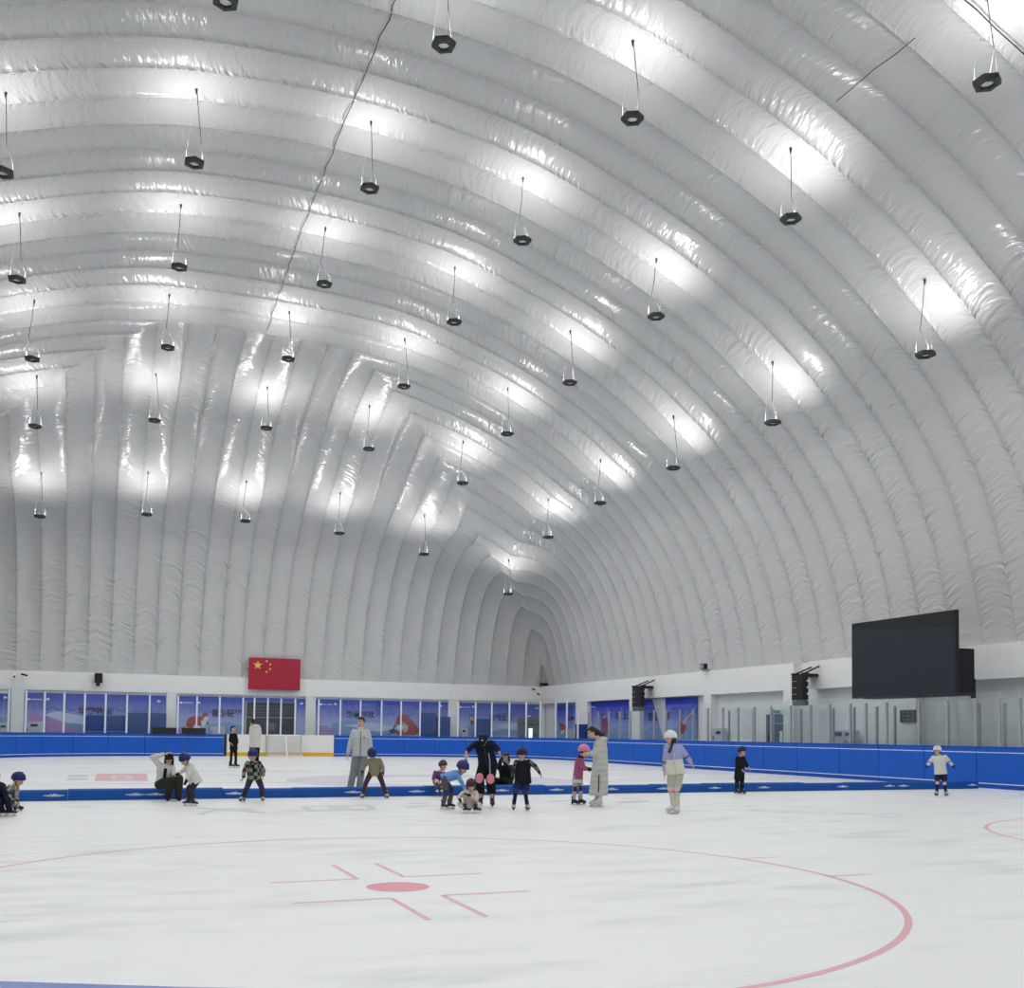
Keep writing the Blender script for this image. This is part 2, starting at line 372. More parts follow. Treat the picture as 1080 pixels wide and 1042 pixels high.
# beyond the divider: centre circle, centre line, far blue line, far face-off marks
ring(9.75, 29.8, 2.6, 4.5, ICE_PURP, 96)
rect(RV0, RV1, 29.25, 29.42, ICE_GREY, zz+0.0006); rect(RV0, RV1, 37.4, 37.6, ICE_GREY); rect(RV0, RV1, 33.9, 34.0, ICE_PALE, zz+0.0006); rect(RV0, RV1, 46.4, 46.55, ICE_PALE)
for cx in (2.75, 16.75): ring(cx, 50.3, 4.44, 4.52, ICE_PALE, 96)
ICEN = [0]
def icepoly(pxs, m, z=0):
    ICEN[0] += 1; z = zz+0.00015*ICEN[0]; ice.poly([tuple(at_z(x, y, z)) for x, y in pxs], m)
icepoly([(102, 816), (155, 815.8), (156, 823.4), (99.5, 823.6)], ICE_PINK)
icepoly([(117, 817.4), (138, 817.3), (141, 822), (116, 822.2)], ICE_PALE, zz+0.003); icepoly([(123, 818.5), (132, 818.4), (135, 821), (122, 821.1)], ICE_PINK, zz+0.004)
icepoly([(73, 817.6), (92.5, 817.4), (92.7, 819), (72, 819.2)], ICE_GREY); icepoly([(71, 820.8), (92.8, 820.6), (93, 822.4), (70, 822.6)], ICE_GREY)
for st in ([(206, 858.6), (232, 852.6), (237, 853), (214, 859.2)], [(210, 851.6), (283, 856.4), (280, 857.6), (206, 852.6)], [(236, 852.6), (243, 852.2), (268, 853.2), (262, 854.2)],
           [(317, 850.2), (382, 848.6), (384, 849.8), (318, 851.2)], [(318, 851.3), (325, 851.1), (333, 855), (325, 855.4)], [(325, 854.4), (396, 852.6), (398, 854), (326, 855.8)],
           [(383, 848.8), (390, 848.7), (397, 853), (390, 853.3)], [(345, 851.3), (368, 850.8), (370, 852.6), (348, 853.2)],
           [(425, 851), (452, 848.5), (455, 849.5), (430, 852)], [(430, 847), (450, 846.4), (452, 847.3), (432, 848)],
           [(575, 845), (620, 842.5), (624, 843.4), (580, 846)], [(650, 845), (685, 844), (686, 845.2), (652, 846.4)], [(655, 841.8), (676, 841.4), (677, 842.2), (656, 842.8)]):
    icepoly(st, ICE_PALE)
# pale edge line on the ice in front of the divider
rect(RV0+0.1, RV1-0.1, 21.95, 22.35, paint('ice_paint_white', (0.90, 0.91, 0.92)))
struct(ice.build('floor'))
fl = MB(); fl.box(V0-0.3, V1+0.3, U0-0.3, U1+0.3, -0.30, -0.02, FLOORM); struct(fl.build('floor_surround'))
wf = MB(); wf.box(V0-0.2, V1+0.3, U1, U1+0.3, -0.02, ZB+0.02, WHITE)
wf.box(V0, V1, U1-0.16, U1, 3.60, ZB, WHITE)
for a, b in ((11.5, 25), (175.6, 186), (322.5, 333), (473, 483), (569.5, 585)):
    xa, xb = at_u(a, 745, U1-0.2)[0], at_u(b, 745, U1-0.2)[0]; wf.box(xa, min(xb, V1-0.05), U1-0.2, U1, -0.02, ZB, WHITE)
struct(wf.build('wall_far'))
wr = MB(); wr.box(V1+0.02, V1+0.3, U0-0.3, U1+0.3, -0.02, ZB+0.02, PALE)
ua, ub = at_v(837, 720, 27.62)[1], at_v(852.8, 720, 27.62)[1]
wr.box(27.62, V1+0.02, U0, ub, 3.48, ZB, WHITE); wr.box(27.62, V1+0.02, ua, U1, 3.48, ZB, WHITE)
for a, b in ((742.3, 749.7), (826, 837), (663.6, 675), (607, 619.5), (951, 966), (1100, 1120)):
    y1, y0 = at_v(a, 740, 27.62)[1], at_v(b, 740, 27.62)[1]; wr.box(27.62, V1+0.02, y0, min(y1, U1-0.1), -0.02, 3.48, WHITE)
struct(wr.build('wall_right'))
wl = MB(); wl.box(V0-0.3, V0-0.01, U0-0.3, U1+0.3, -0.02, ZB+0.02, PALE); struct(wl.build('wall_left'))
wn = MB(); wn.box(V0, V1, U0-0.3, U0-0.01, -0.02, ZB+0.02, PALE); struct(wn.build('wall_near'))

# ------------------------------------------------------------------ rink boards
def path_len():
    return [('arc', 0), ('line', 0), ('arc', 1), ('line', 1), ('arc', 2), ('line', 2), ('arc', 3), ('line', 3)]
SEG = []
def _segs():
    p = outline(0, 2)
    L = RAD*PI/2
    ws = RV1-RV0-2*RAD; hs = RU1-RU0-2*RAD
    for k, ln in enumerate((ws, hs, ws, hs)): SEG.append(('arc', k, L)); SEG.append(('line', k, ln))
_segs(); PTOT = sum(s[2] for s in SEG)
def path(s):
    """point and outward normal on the inside line of the boards; s=0 where the far left corner starts"""
    s = s % PTOT
    for kind, k, ln in SEG:
        if s <= ln:
            c, a0, a1 = CORN[k]
            if kind == 'arc':
                a = a0+(a1-a0)*s/ln; n = np.array([math.cos(a), math.sin(a), 0]); return np.array([c[0], c[1], 0])+RAD*n, n
            n = np.array([math.cos(a1), math.sin(a1), 0]); d = np.array([math.sin(a1), -math.cos(a1), 0]); return np.array([c[0], c[1], 0])+RAD*n+d*s, n
        s -= ln
    return path(0)
_ss = np.arange(-12, 80, 0.02); _sx = np.array([to_px(path(s)[0]+np.array([0, 0, 0.8]))[0] for s in _ss])
def s_at_px(x):
    ok = np.where((_sx[:-1] <= x) & (_sx[1:] > x))[0]
    return float(_ss[ok[0]]) if len(ok) else None
def sweep(mb, s0, s1, o0, o1, z0, z1, m, z0b=None):
    """bar following the boards between two offsets outward"""
    n = max(1, int(abs(s1-s0)/0.35)); secs = []
    for k in range(n+1):
        p, nn = path(s0+(s1-s0)*k/n); secs.append([p+nn*o0+[0, 0, z0], p+nn*o1+[0, 0, z0], p+nn*o1+[0, 0, z1], p+nn*o0+[0, 0, z1]])
    vs = [q for sc in secs for q in sc]; fs = [(0, 1, 2, 3), tuple(4*n+i for i in (3, 2, 1, 0))]
    for k in range(n):
        for i in range(4): j = (i+1) % 4; fs.append((4*k+i, 4*(k+1)+i, 4*(k+1)+j, 4*k+j))
    mb.add(vs, fs, m)
GB = 'blue padded panels of the rink boards'
def board_panel(s0, s1, label, cap=BLUECAP, top=1.25):
    c = path((s0+s1)/2)[0]; t = thing('rink_board_panel', label, 'rink board', c, GB); e = 0.012
    def part(nm, *bars):
        mb = MB()
        for o0, o1, z0, z1, m in bars: sweep(mb, s0+e, s1-e, o0, o1, z0, z1, m)
        o = mb.build(nm, None); 
        me = o.data
        for vtx in me.vertices: vtx.co -= Vector(c)
        o.parent = t; return o
    part('pad', (0.0, 0.14, 0.16, top-0.06, BLUE))
    part('kick_strip', (0.01, 0.14, 0.0, 0.13, BLUECAP))
    part('piping', (-0.008, 0.05, 0.13, 0.16, PIPING))
    part('piping', (-0.008, 0.02, top-0.19, top-0.165, PIPING))
    part('top_cap', (-0.012, 0.17, top-0.06, top, cap))
    return t
seam_end_left = [-14, 16.9, 43.7, 77.2, 114, 153, 194.5, 236]
seam_end_right = [353, 390, 426.4, 458.6, 491.5, 523, 550.4, 574.4, 593.3, 611.5, 629.5, 649.5, 668.4, 696.5, 717.4, 743.3, 773, 805.3, 841, 885.5, 927, 974.7, 1030, 1098]
def dobs(lst, fmt, k0=1):
    for k, (a, b) in enumerate(zip(lst[:-1], lst[1:])): board_panel(s_at_px(a), s_at_px(b), fmt % nth(k+k0))
dobs(seam_end_left, 'blue padded rink board left of the goal, %s from the left')
dobs(seam_end_right[:8], 'blue padded rink board right of the goal, %s from the white boards')
dobs(seam_end_right[7:], 'blue padded rink board panel along the right side, %s from the far corner')
_sl = s_at_px(-14)
for k in range(6): board_panel(_sl-2.2*(k+1), _sl-2.2*k, 'blue padded rink board continuing past the left edge of the picture')
_sr = s_at_px(1098)
for k in range(5): board_panel(_sr+2.2*k, _sr+2.2*(k+1), 'blue padded rink board continuing past the right edge of the picture')
# nearest boards, at the photographer's feet
SN = PTOT - (RU1-RU0-2*RAD) - RAD*PI/2
nb = board_panel(SN+RAD*PI/2*0.10, SN+RAD*PI/2*0.36, 'light blue top of the nearest rink board at the bottom left edge', NEARCAP, 1.2475)
_a = math.radians(-3.6); _d = nb.location-Vector((0.03, 0.95, 0)); nb.rotation_euler = (0, 0, _a); nb.location = Vector((0.03, 0.95, 0))+Vector((_d.x*math.cos(_a)-_d.y*math.sin(_a), _d.x*math.sin(_a)+_d.y*math.cos(_a), 0))
# unpadded white boards with yellow kick plate behind the goal
for k, (a, b) in enumerate(((239.5, 281), (281, 318), (318, 352.5))):
    s0, s1 = s_at_px(a), s_at_px(b); c = path((s0+s1)/2)[0]
    t = thing('white_board_panel', ['white rink board with yellow kick plate left of the goal', 'white rink board directly behind the goal net', 'white rink board with yellow kick plate right of the goal'][k], 'rink board', c, 'white boards at the far end')
    def part(nm, o0, o1, z0, z1, m):
        mb = MB(); sweep(mb, s0+0.01, s1-0.01, o0, o1, z0, z1, m); o = mb.build(nm)
        for vtx in o.data.vertices: vtx.co -= Vector(c)
        o.parent = t
    part('board', 0.03, 0.12, 0.22, 1.19, BOARDW); part('kick_plate', 0.02, 0.12, 0.0, 0.22, YELLOW); part('top_rail', 0.02, 0.14, 1.19, 1.25, BOARDW)
pe = MB(); sa = s_at_px(236.4); sb = s_at_px(239.2); sweep(pe, sa, sb, 0.0, 0.16, 0.0, 1.25, mat('dark_navy', (0.01, 0.012, 0.05), 0.5))
tag(pe.build('pad_end_post'), 'dark navy end of the blue padding beside the left white board', 'post')

# ------------------------------------------------------------------ glass above the boards
def glass_run(marks, z0, z1, off, fmt, grp, pm, pw, ztop_post, path_fn):
    """glass panels standing on the boards: each one a clear pane with the post at its left end"""
    m = len(marks)
    for k, s in enumerate(marks):
        p, n = path_fn(s); a = p+n*off; d0 = np.array([-n[1], n[0], 0])
        if k == m-1: continue
        p2, n2 = path_fn(marks[k+1]); b = p2+n2*off; base = a+[0, 0, z0]
        t = thing('glass_panel', fmt % nth(k+1), 'glass panel', base, grp)
        for e, ne in ((a, n),)+(((b, n2),) if k == m-2 else ()):
            d = np.array([-ne[1], ne[0], 0]); mb = MB(); q = [e-d*pw/2-ne*0.035, e+d*pw/2-ne*0.035, e+d*pw/2+ne*0.035, e-d*pw/2+ne*0.035]
            mb.hexa([tuple(x-base+[0, 0, z0]) for x in q]+[tuple(x-base+[0, 0, ztop_post]) for x in q], pm); mb.build('post', t)
        dd = b-a; dd /= np.linalg.norm(dd); g = pw/2+0.006; a2, b2 = a+dd*g-base, b-dd*g-base; th = 0.006
        mb = MB(); mb.hexa([tuple(x) for x in (a2-n*th+[0, 0, z0], b2-n2*th+[0, 0, z0], b2+n2*th+[0, 0, z0], a2+n*th+[0, 0, z0], a2-n*th+[0, 0, z1], b2-n2*th+[0, 0, z1], b2+n2*th+[0, 0, z1], a2+n*th+[0, 0, z1])], GLASS)
        mb.build('pane', t)
far_px = [-12, 9.5, 27.5, 47, 67.5, 89, 111, 133.5, 157, 187, 207, 231, 256, 268, 282, 296, 311, 336, 359, 380, 402.5, 423, 443, 463, 483, 501, 518, 536.5, 554, 569, 585, 596.4, 608]
def path_up(s): p, n = path(s); return p, n
glass_run([s_at_px(x) for x in far_px], 1.252, 3.56, 0.08, 'tall clear glass panel with slim white post on the far boards, %s from the left', 'glass panels along the far end', POSTW, 0.085, 3.36, path_up)
side_px = [619.4, 629.5, 640.7, 651.9, 663.5, 675.8, 688.4, 701, 715.6, 729.6, 745, 761, 777, 794, 812, 832.5, 853.5, 873.5, 895.7, 912, 933.7, 968, 997.5, 1028, 1053, 1074.5, 1098]
glass_run([s_at_px(x) for x in side_px], 1.252, 2.90, 0.08, 'clear glass panel with grey post on the right boards, %s from the far corner', 'glass panels along the right side', STEEL, 0.075, 2.68, path_up)
# second row of glass round the team benches
def bench_path(u): return np.array([26.35, u, 0.0]), np.array([1.0, 0, 0])
bu = [float(at_v(x, 760, 26.43)[1]) for x in (769, 794.5, 816, 845, 879, 901, 925, 943.9, 970, 1000, 1033, 1060, 1090)]
glass_run(bu, 0.0, 2.72, 0.08, 'glass panel of the bench screen behind the right boards, %s from the left', 'glass panels round the team bench', STEEL, 0.075, 2.62, bench_path)

# ------------------------------------------------------------------ blue divider pads across the ice
pv = [-6.0+0.9, -3.53, -0.47, 2.59, 4.1, 7.17, 10.2, 13.22, 14.81, 17.94, 19.48, 21.14, 24.27]
lg = {1: [57], 2: [143, 164], 3: [250], 4: [], 5: [372, 441], 6: [548], 7: [587, 645], 8: [702], 9: [755, 805], 10: [891], 11: [939, 953], }
def divider_logo(mb, cx, y, zc, s):
    for (a, b, c, d, r) in ((-0.30, -0.01, -0.12, 0.0, .012), (-0.12, 0.0, -0.07, 0.03, .014), (-0.07, 0.03, -0.03, -0.03, .014), (-0.03, -0.03, 0.02, 0.045, .016), (0.02, 0.045, 0.05, -0.02, .014), (0.05, -0.02, 0.1, 0.025, .014), (0.1, 0.025, 0.14, -0.005, .012), (0.14, -0.005, 0.30, -0.012, .012), (-0.2, -0.035, 0.2, -0.035, .008)):
        mb.cap((cx+a*s, y, zc+b*s), (cx+c*s, y, zc+d*s), r*s, r*s, LOGO, 6)
for k, (a, b) in enumerate(zip(pv[:-1], pv[1:])):
    c = ((a+b)/2, 22.57, 0); t = thing('divider_pad', 'low blue foam divider block on the ice, %s from the left in its row' % nth(k+1), 'rink divider', c, 'blue foam divider blocks across the ice')
    hz = 0.215+0.012*((k*7) % 3-1); mb = MB(); hw = (b-a)/2-0.004
    y0, y1 = 0.0, 0.32
    secs = [(y0, 0.006), (y0, hz-0.03), (y0+0.03, hz), (y1-0.03, hz), (y1, hz-0.03), (y1, 0.006)]
    vs = [(sx*hw, y, z) for sx in (-1, 1) for y, z in secs]; n = len(secs)
    fs = [tuple(range(n)), tuple(range(2*n-1, n-1, -1))]+[(i, (i+1) % n, n+(i+1) % n, n+i) for i in range(n)]
    mb.add(vs, [f[::-1] for f in fs], PADBLUE); mb.build('foam_block', t)
    for x in (57, 143, 164, 247, 372.5, 442.5, 511, 529, 587, 645, 700, 754, 805.7, 891, 939, 953, 1027):
        px = at_u(x, 836, 22.57)[0]
        if a < px < b:
            px = min(max(px, a+0.24), b-0.24); lb = MB(); divider_logo(lb, px-c[0], -0.004, 0.115, 0.62); lb.build('logo', t)

# ------------------------------------------------------------------ hanging lamps
def lamp_proto():
    root = thing('pendant_light', '-', 'pendant light')
    hs = MB(); R0, R1, hh = 0.30, 0.15, 0.09
    def hx(r, z, n=6): return [(r*math.cos(2*PI*k/n+PI/6), r*math.sin(2*PI*k/n+PI/6), z) for k in range(n)]
    vs = hx(R0, 0.02)+hx(R0*0.97, -0.07)+hx(R0*0.80, -0.09)+hx(R1, -0.09)+hx(R1, 0.02)+hx(R0, 0.02)
    fs = [(6*j+k, 6*j+(k+1) % 6, 6*(j+1)+(k+1) % 6, 6*(j+1)+k) for j in range(5) for k in range(6)]
    hs.add(vs, [f[::-1] for f in fs], GREYH)
    for k in range(6):
        a = 2*PI*k/6+PI/6; hs.cap((R1*math.cos(a), R1*math.sin(a), -0.092), (0.28*math.cos(a), 0.28*math.sin(a), -0.075), 0.008, 0.008, BLACK, 5)
    hs.build('housing', root)
    ls = MB(); ls.loft([((0, 0, -0.03), (0.135, 0, 0), (0, 0.135, 0)), ((0, 0, -0.012), (0.145, 0, 0), (0, 0.145, 0))], LENS, 18); ls.build('lens', root)
    for k in range(3):
        a = 2*PI*k/3+0.5; x, y = 0.26*math.cos(a), 0.26*math.sin(a)
        sb = MB(); sb.tube((x, y, 0.01), (x*0.98, y*0.98, 0.34), 0.010, 0.007, WIREL, 6); sb.cap((x, y, 0.015), (x, y, 0.05), 0.024, 0.018, WIREL, 8)
        sb.build('hanger', root)
    return root
LDEF = bpy.data.lights.new('up_light', 'AREA'); LDEF.shape = 'DISK'; LDEF.size = 0.5; LDEF.energy = 100; LDEF.color = (1.0, 0.99, 0.975)
LAMP_W = 36.0; DOWN_W = 84.0; LDEF.spread = math.radians(138)
LDEF2 = bpy.data.lights.new('added_down_fill', 'AREA'); LDEF2.shape = 'DISK'; LDEF2.size = 0.26; LDEF2.energy = DOWN_W; LDEF2.color = (1.0, 0.995, 0.985)  # downward fill added to every lamp to brighten ice and lower walls
LDEF.energy = LAMP_W
PL = {(0, 5): (1041, 86)}
for i, j0, pts in ((1, 2, [(238, 0), (468, 46), (667, 124), (834, 230), (976, 373)]), (2, 1, [(3, 181), (205, 171), (390, 198), (551, 253), (692, 333), (815, 445)]), (3, 1, [(18, 294), (189, 281), (342, 299), (479, 339), (601, 403), (710, 493)]),
                   (4, 1, [(34, 378), (177, 366), (304, 378), (426, 407), (535, 457), (633, 530)]), (5, 1, [(37, 449), (163, 443), (281, 451), (389, 473), (488, 509), (578, 566)]), (6, 1, [(42, 544), (155, 542), (259, 549), (358, 562), (447, 584), (536, 626)])):
    for k, p in enumerate(pts): PL[(i, j0+k)] = p
ROWU = {-2: 2.6, -1: 8.9, 0: 15.57, 1: 22.27, 2: 29.49, 3: 36.21, 4: 42.93, 5: 48.99, 6: 55.03}
ROWN = {0: 'nearest row', 1: 'second row back', 2: 'third row back', 3: 'fourth row back', 4: 'fifth row back', 5: 'sixth row back', 6: 'farthest row'}
proto = lamp_proto()
spots = [(i, j) for i in ROWU for j in range(7)]
roots = [proto] + [tree_copy(proto) for _ in spots[1:]]
for i, u in ROWU.items():
    for j in range(0, 7):
        v = -7.8+5.0*j; p = PL.get((i, j))
        if p is not None:
            q = at_u(p[0], p[1], u); v, z = float(q[0]), float(q[2])
        else: z = ceil_z(v, u)-1.97
        o = roots[spots.index((i, j))]
        o.location = (v, u, z); o['group'] = 'hexagonal lamps hanging under the dome'
        # what hangs each lamp: a fabric hook, one dark cord and thin wires
        zc = ceil_z(v, u)+0.02; top = zc-z; ox, oy = 0.10*math.cos(i*2.1+j), 0.10*math.sin(i*2.1+j)
        cd = MB(); pts = [(ox*0.2, oy*0.2, top), (ox*0.7+0.01, oy*0.7, top*0.7), (ox*1.6, oy*1.6, top*0.35), (0.255*math.cos(0.5), 0.255*math.sin(0.5), 0.33)]
        cd.path(pts, 0.011, WIRE, 5); cd.build('power_cord', o)
        wr_ = MB()
        for k in (1, 2): a = 2*PI*k/3+0.5; wr_.tube((0, 0, top), (0.255*math.cos(a), 0.255*math.sin(a), 0.33), 0.003, 0.003, WIREL, 4)
        wr_.build('hanging_wire', o)
        hk = MB(); hk.loft([((0, 0, top+0.06), (0.045, 0, 0), (0, 0.045, 0)), ((0, 0, top-0.04), (0.025, 0, 0), (0, 0.025, 0)), ((0, 0, top-0.10), (0.014, 0, 0), (0, 0.014, 0))], WIRE, 8); hk.build('hook', o)
        lo = bpy.data.objects.new('up_light', LDEF); C.objects.link(lo); lo.parent = o; lo.location = (0, 0, 0.03); lo.rotation_euler = (PI, 0, 0)
        lo = bpy.data.objects.new('added_down_fill', LDEF2); C.objects.link(lo); lo.parent = o; lo.location = (0, 0, -0.094)
        if p is not None:
            inrow = sorted(k[1] for k in PL if k[0] == i)
            o['label'] = ('dark hexagonal lamp alone in the top right corner, nearest of all' if i == 0 else
                          'dark hexagonal lamp on thin wires, %s from the left in the %s' % (nth(inrow.index(j)+1), ROWN[i]))
        else: o['label'] = 'dark hexagonal lamp under the dome outside the picture'
# dark cable zigzagging along the crown of the dome, and short ones on the right
def cable(name, pts, label, r=0.014):
    mb = MB(); mb.path(pts, r, WIRE, 5); tag(mb.build(name), label, 'cable')
rng = random.Random(3); cp = []
for k, u in enumerate(np.arange(20.0, 44.5, 0.68)):
    v = 6.46+0.035*((k % 2)*2-1)+0.05*rng.random(); cp.append((v, u, ceil_z(v, u)+ (0.03 if k % 2 else -0.05)))
cable('ridge_cable', cp, 'thin dark cable running along the crown of the dome')
def on_dome(px, py):
    lo, hi = 3.0, 80.0; D = ray(px, py)
    for t in np.arange(3, 80, 0.05):
        p = D*t+EYE
        if p[2] > dome_z(p[0], p[1])-0.10: return tuple(p)
    return tuple(p)
cable('side_cable', [on_dome(x, y) for x, y in ((1008, -8), (1030, 10), (1050, 30), (1068, 46), (1090, 66))], 'dark cable on the dome skin in the top right corner', 0.016)
cable('side_cable', [on_dome(x, y) for x, y in ((965, 40), (945, 57), (922, 73), (905, 88), (882, 107))], 'short dark cable crossing two dome panels at upper right', 0.012)


# ------------------------------------------------------------------ printed posters on the walls
def ramp_mat(name, stops, z0, z1):
    """ink fading from top to bottom of a printed film"""
    m = bpy.data.materials.new(name); m.use_nodes = True; nt = m.node_tree; b = nt.nodes['Principled BSDF']; b.inputs['Roughness'].default_value = 0.45; b.inputs['Specular IOR Level'].default_value = 0.35
    tc = nt.nodes.new('ShaderNodeTexCoord'); sp = nt.nodes.new('ShaderNodeSeparateXYZ'); mr = nt.nodes.new('ShaderNodeMapRange'); mr.inputs[1].default_value = z0; mr.inputs[2].default_value = z1
    cr = nt.nodes.new('ShaderNodeValToRGB'); e = cr.color_ramp.elements
    e[0].position, e[0].color = stops[0][0], (*stops[0][1], 1); e[1].position, e[1].color = stops[-1][0], (*stops[-1][1], 1)
    for p, c in stops[1:-1]: x = e.new(p); x.color = (*c, 1)
    L = nt.links; L.new(tc.outputs['Object'], sp.inputs[0]); L.new(sp.outputs[2], mr.inputs[0]); L.new(mr.outputs[0], cr.inputs[0]); L.new(cr.outputs[0], b.inputs['Base Color'])
    return m
PRINT = ramp_mat('poster_print', [(0, (0.32, 0.47, 0.80)), (0.35, (0.40, 0.47, 0.76)), (0.62, (0.22, 0.26, 0.66)), (0.85, (0.05, 0.09, 0.52)), (1, (0.022, 0.05, 0.44))], 0.9, 3.5)
PRINT2 = ramp_mat('poster_print_deep', [(0, (0.28, 0.45, 0.82)), (0.35, (0.36, 0.43, 0.78)), (0.62, (0.15, 0.19, 0.62)), (0.80, (0.05, 0.07, 0.55)), (0.90, (0.014, 0.045, 0.47)), (1, (0.010, 0.04, 0.45))], 0.9, 3.5)
HILLP = mat('print_pink', (0.40, 0.24, 0.56), 0.5); HILLT = mat('print_teal', (0.20, 0.33, 0.62), 0.5); HILLB = mat('print_pale', (0.50, 0.60, 0.80), 0.5)
INKR = mat('print_red', (0.36, 0.03, 0.06), 0.5); INKM = mat('print_maroon', (0.20, 0.03, 0.09), 0.5); INKW = mat('print_white', (0.70, 0.72, 0.78), 0.5); INKS = mat('print_skin', (0.62, 0.42, 0.34), 0.5); INKD = mat('print_dark', (0.03, 0.03, 0.07), 0.5)
def text_obj(body, m, width, height, name, parent, x, z, y=-0.018, weight=0.0):
    cu = bpy.data.curves.new(name, 'FONT'); cu.body = body; cu.size = 1; cu.extrude = 0.002; cu.offset = weight
    o = bpy.data.objects.new(name, cu); C.objects.link(o)
    me = bpy.data.meshes.new_from_object(o.evaluated_get(bpy.context.evaluated_depsgraph_get())); bpy.data.objects.remove(o)
    co_ = np.zeros(len(me.vertices)*3); me.vertices.foreach_get('co', co_); co_ = co_.reshape(-1, 3)
    if len(co_):
        lo, hi = co_.min(0), co_.max(0); ex = np.maximum(hi-lo, 1e-6)
        nc = np.stack([x+(co_[:, 0]-lo[0])/ex[0]*width, y-co_[:, 2]*0.5, z+(co_[:, 1]-lo[1])/ex[1]*height], 1)
        me.vertices.foreach_set('co', nc.reshape(-1)); me.update()
    me.materials.clear(); me.materials.append(m); me.name = name
    q = bpy.data.objects.new(name, me); C.objects.link(q); q.parent = parent; return q
class Poster:
    """a printed panel on the far wall (side 'far') or on the right wall ('right'); helpers take photo pixels and land on its own plane"""
    def __init__(s, side, xa, xb, ytop, label, m=PRINT, zbot=0.35, plane=None):
        s.side = side; s.pl = plane if plane is not None else (U1-0.10 if side == 'far' else V1-0.12)
        f = at_u if side == 'far' else at_v; a, b = f(xa, ytop, s.pl), f(xb, ytop, s.pl); s.f = f
        s.top = min(float((a[2]+b[2])/2), 3.46)
        s.o = thing('wall_poster', label, 'poster', (a[0], a[1], 0.0), 'blue posters round the rink')
        if side == 'right': s.o.rotation_euler = (0, 0, -PI/2)
        s.org = np.array([a[0], a[1], 0.0]); s.W = abs(b[0]-a[0]) if side == 'far' else abs(a[1]-b[1])
        mb = MB(); mb.box(0, s.W, 0, 0.05, zbot, s.top, m); mb.build('printed_panel', s.o)
    def loc(s, px, py):
        q = s.f(px, py, s.pl)-s.org; return (q[0], q[2]) if s.side == 'far' else (-q[1], q[2])
    def shape(s, name, polys, y=-0.003):
        mb = MB()
        for li, (pts, m) in enumerate(polys):
            q = [s.loc(*p) for p in pts]; q = [(min(max(x, 0.01), s.W-0.01), z) for x, z in q]
            mb.poly([(x, y-0.004-li*0.004, z) for x, z in q], m, (0, 0.0035, 0))
        return mb.build(name, s.o)
    def text(s, body, m, xa, ya, xb, yb, name='title', weight=0.0, y=-0.024):
        x0, z0 = s.loc(xa, yb); x1, z1 = s.loc(xb, ya); return text_obj(body, m, x1-x0, z1-z0, name, s.o, x0, z0, y, weight)
    def logo(s, px, py, w=15, tail=True):
        mb = MB(); x, z = s.loc(px, py); mb.ell((x, -0.02, z), (0.10, 0, 0), (0, 0.003, 0), (0, 0, 0.06), LOGO, 12, 6)
        if tail:
            for k in range(7): mb.box(x+0.16+k*0.075, x+0.21+k*0.075, -0.022, -0.018, z-0.035+0.01*(k % 2), z+0.035-0.01*((k+1) % 3 == 0), LOGO)
        mb.build('logo', s.o)
        return s
# far wall, left to right
p0 = Poster('far', -26, 11, 731, 'blue printed poster cut off by the left edge of the picture')
p0.logo(5.5, 735.5, tail=False); p0.shape('printed_hill', [([(-26, 757), (-10, 752), (11, 758), (11, 773), (-26, 773)], HILLT)])
p1 = Poster('far', 25.2, 175, 732, 'wide blue poster left of the flag with blue crash mats before it')
p1.shape('printed_hill', [([(30, 750), (48, 756), (70, 763), (92, 770), (92, 774), (30, 774)], HILLP), ([(66, 760), (90, 765), (130, 770), (130, 774), (94, 774), (70, 767)], HILLT), ([(46, 754), (60, 750), (90, 756), (90, 764), (70, 762)], HILLB)])
p1.text('YOUCHONG 2025', TXTF, 30, 740.8, 171, 748.8, 'faint_lettering'); p1.text('华辉体坛', TXT, 82.3, 746.2, 118.8, 753.6, 'title', 0.022); p1.logo(30.5, 737.4); p1.logo(50.5, 737.3, tail=False); p1.logo(167.5, 739.5, tail=False)
p2 = Poster('far', 186.2, 322.5, 735, 'blue poster under the flag with a red speed skater')
p2.shape('printed_hill', [([(220, 764), (240, 761), (258, 766), (258, 776), (220, 776)], HILLT), ([(186.5, 768), (196, 765), (210, 776), (186.5, 776)], HILLP)])
p2.text('YOUCHONG', TXTF, 198, 743, 254, 752, 'faint_lettering'); p2.text('青少研学', TXT, 222.8, 748.2, 255.4, 756.2, 'title', 0.022); p2.logo(191, 741); p2.logo(209.5, 741, tail=False); p2.logo(318, 742, tail=False)
p2.shape('printed_skater', [([(196, 767), (197, 760), (200, 756.2), (206, 755), (212.5, 755.5), (214.5, 760), (212, 766), (205, 764), (203, 768), (196, 769)], INKR), ([(213, 754), (216, 751.8), (219, 752.5), (219.2, 755.5), (215.5, 757.5), (213, 756.5)], INKR),
                            ([(215.5, 756), (219.3, 755.6), (219.6, 758), (217.5, 759.8), (215.3, 759)], INKW), ([(212, 760.5), (215, 758.8), (219, 762), (216.5, 765), (213, 766.5)], INKW), ([(217, 762), (220, 761), (220.6, 762.5), (217.5, 764.5)], INKR), ([(203, 768), (206, 764), (212, 766), (210, 769)], INKW)], -0.0045)
p3 = Poster('far', 333, 473, 738.5, 'blue poster with a red hockey player behind the tall man in grey')
p3.shape('printed_hill', [([(334, 764), (345, 766), (360, 773), (360, 778), (334, 778)], HILLP), ([(350, 763), (368, 759), (400, 766), (430, 770), (430, 778), (350, 778)], HILLT), ([(362, 765), (390, 762), (420, 768), (400, 772)], HILLB)])
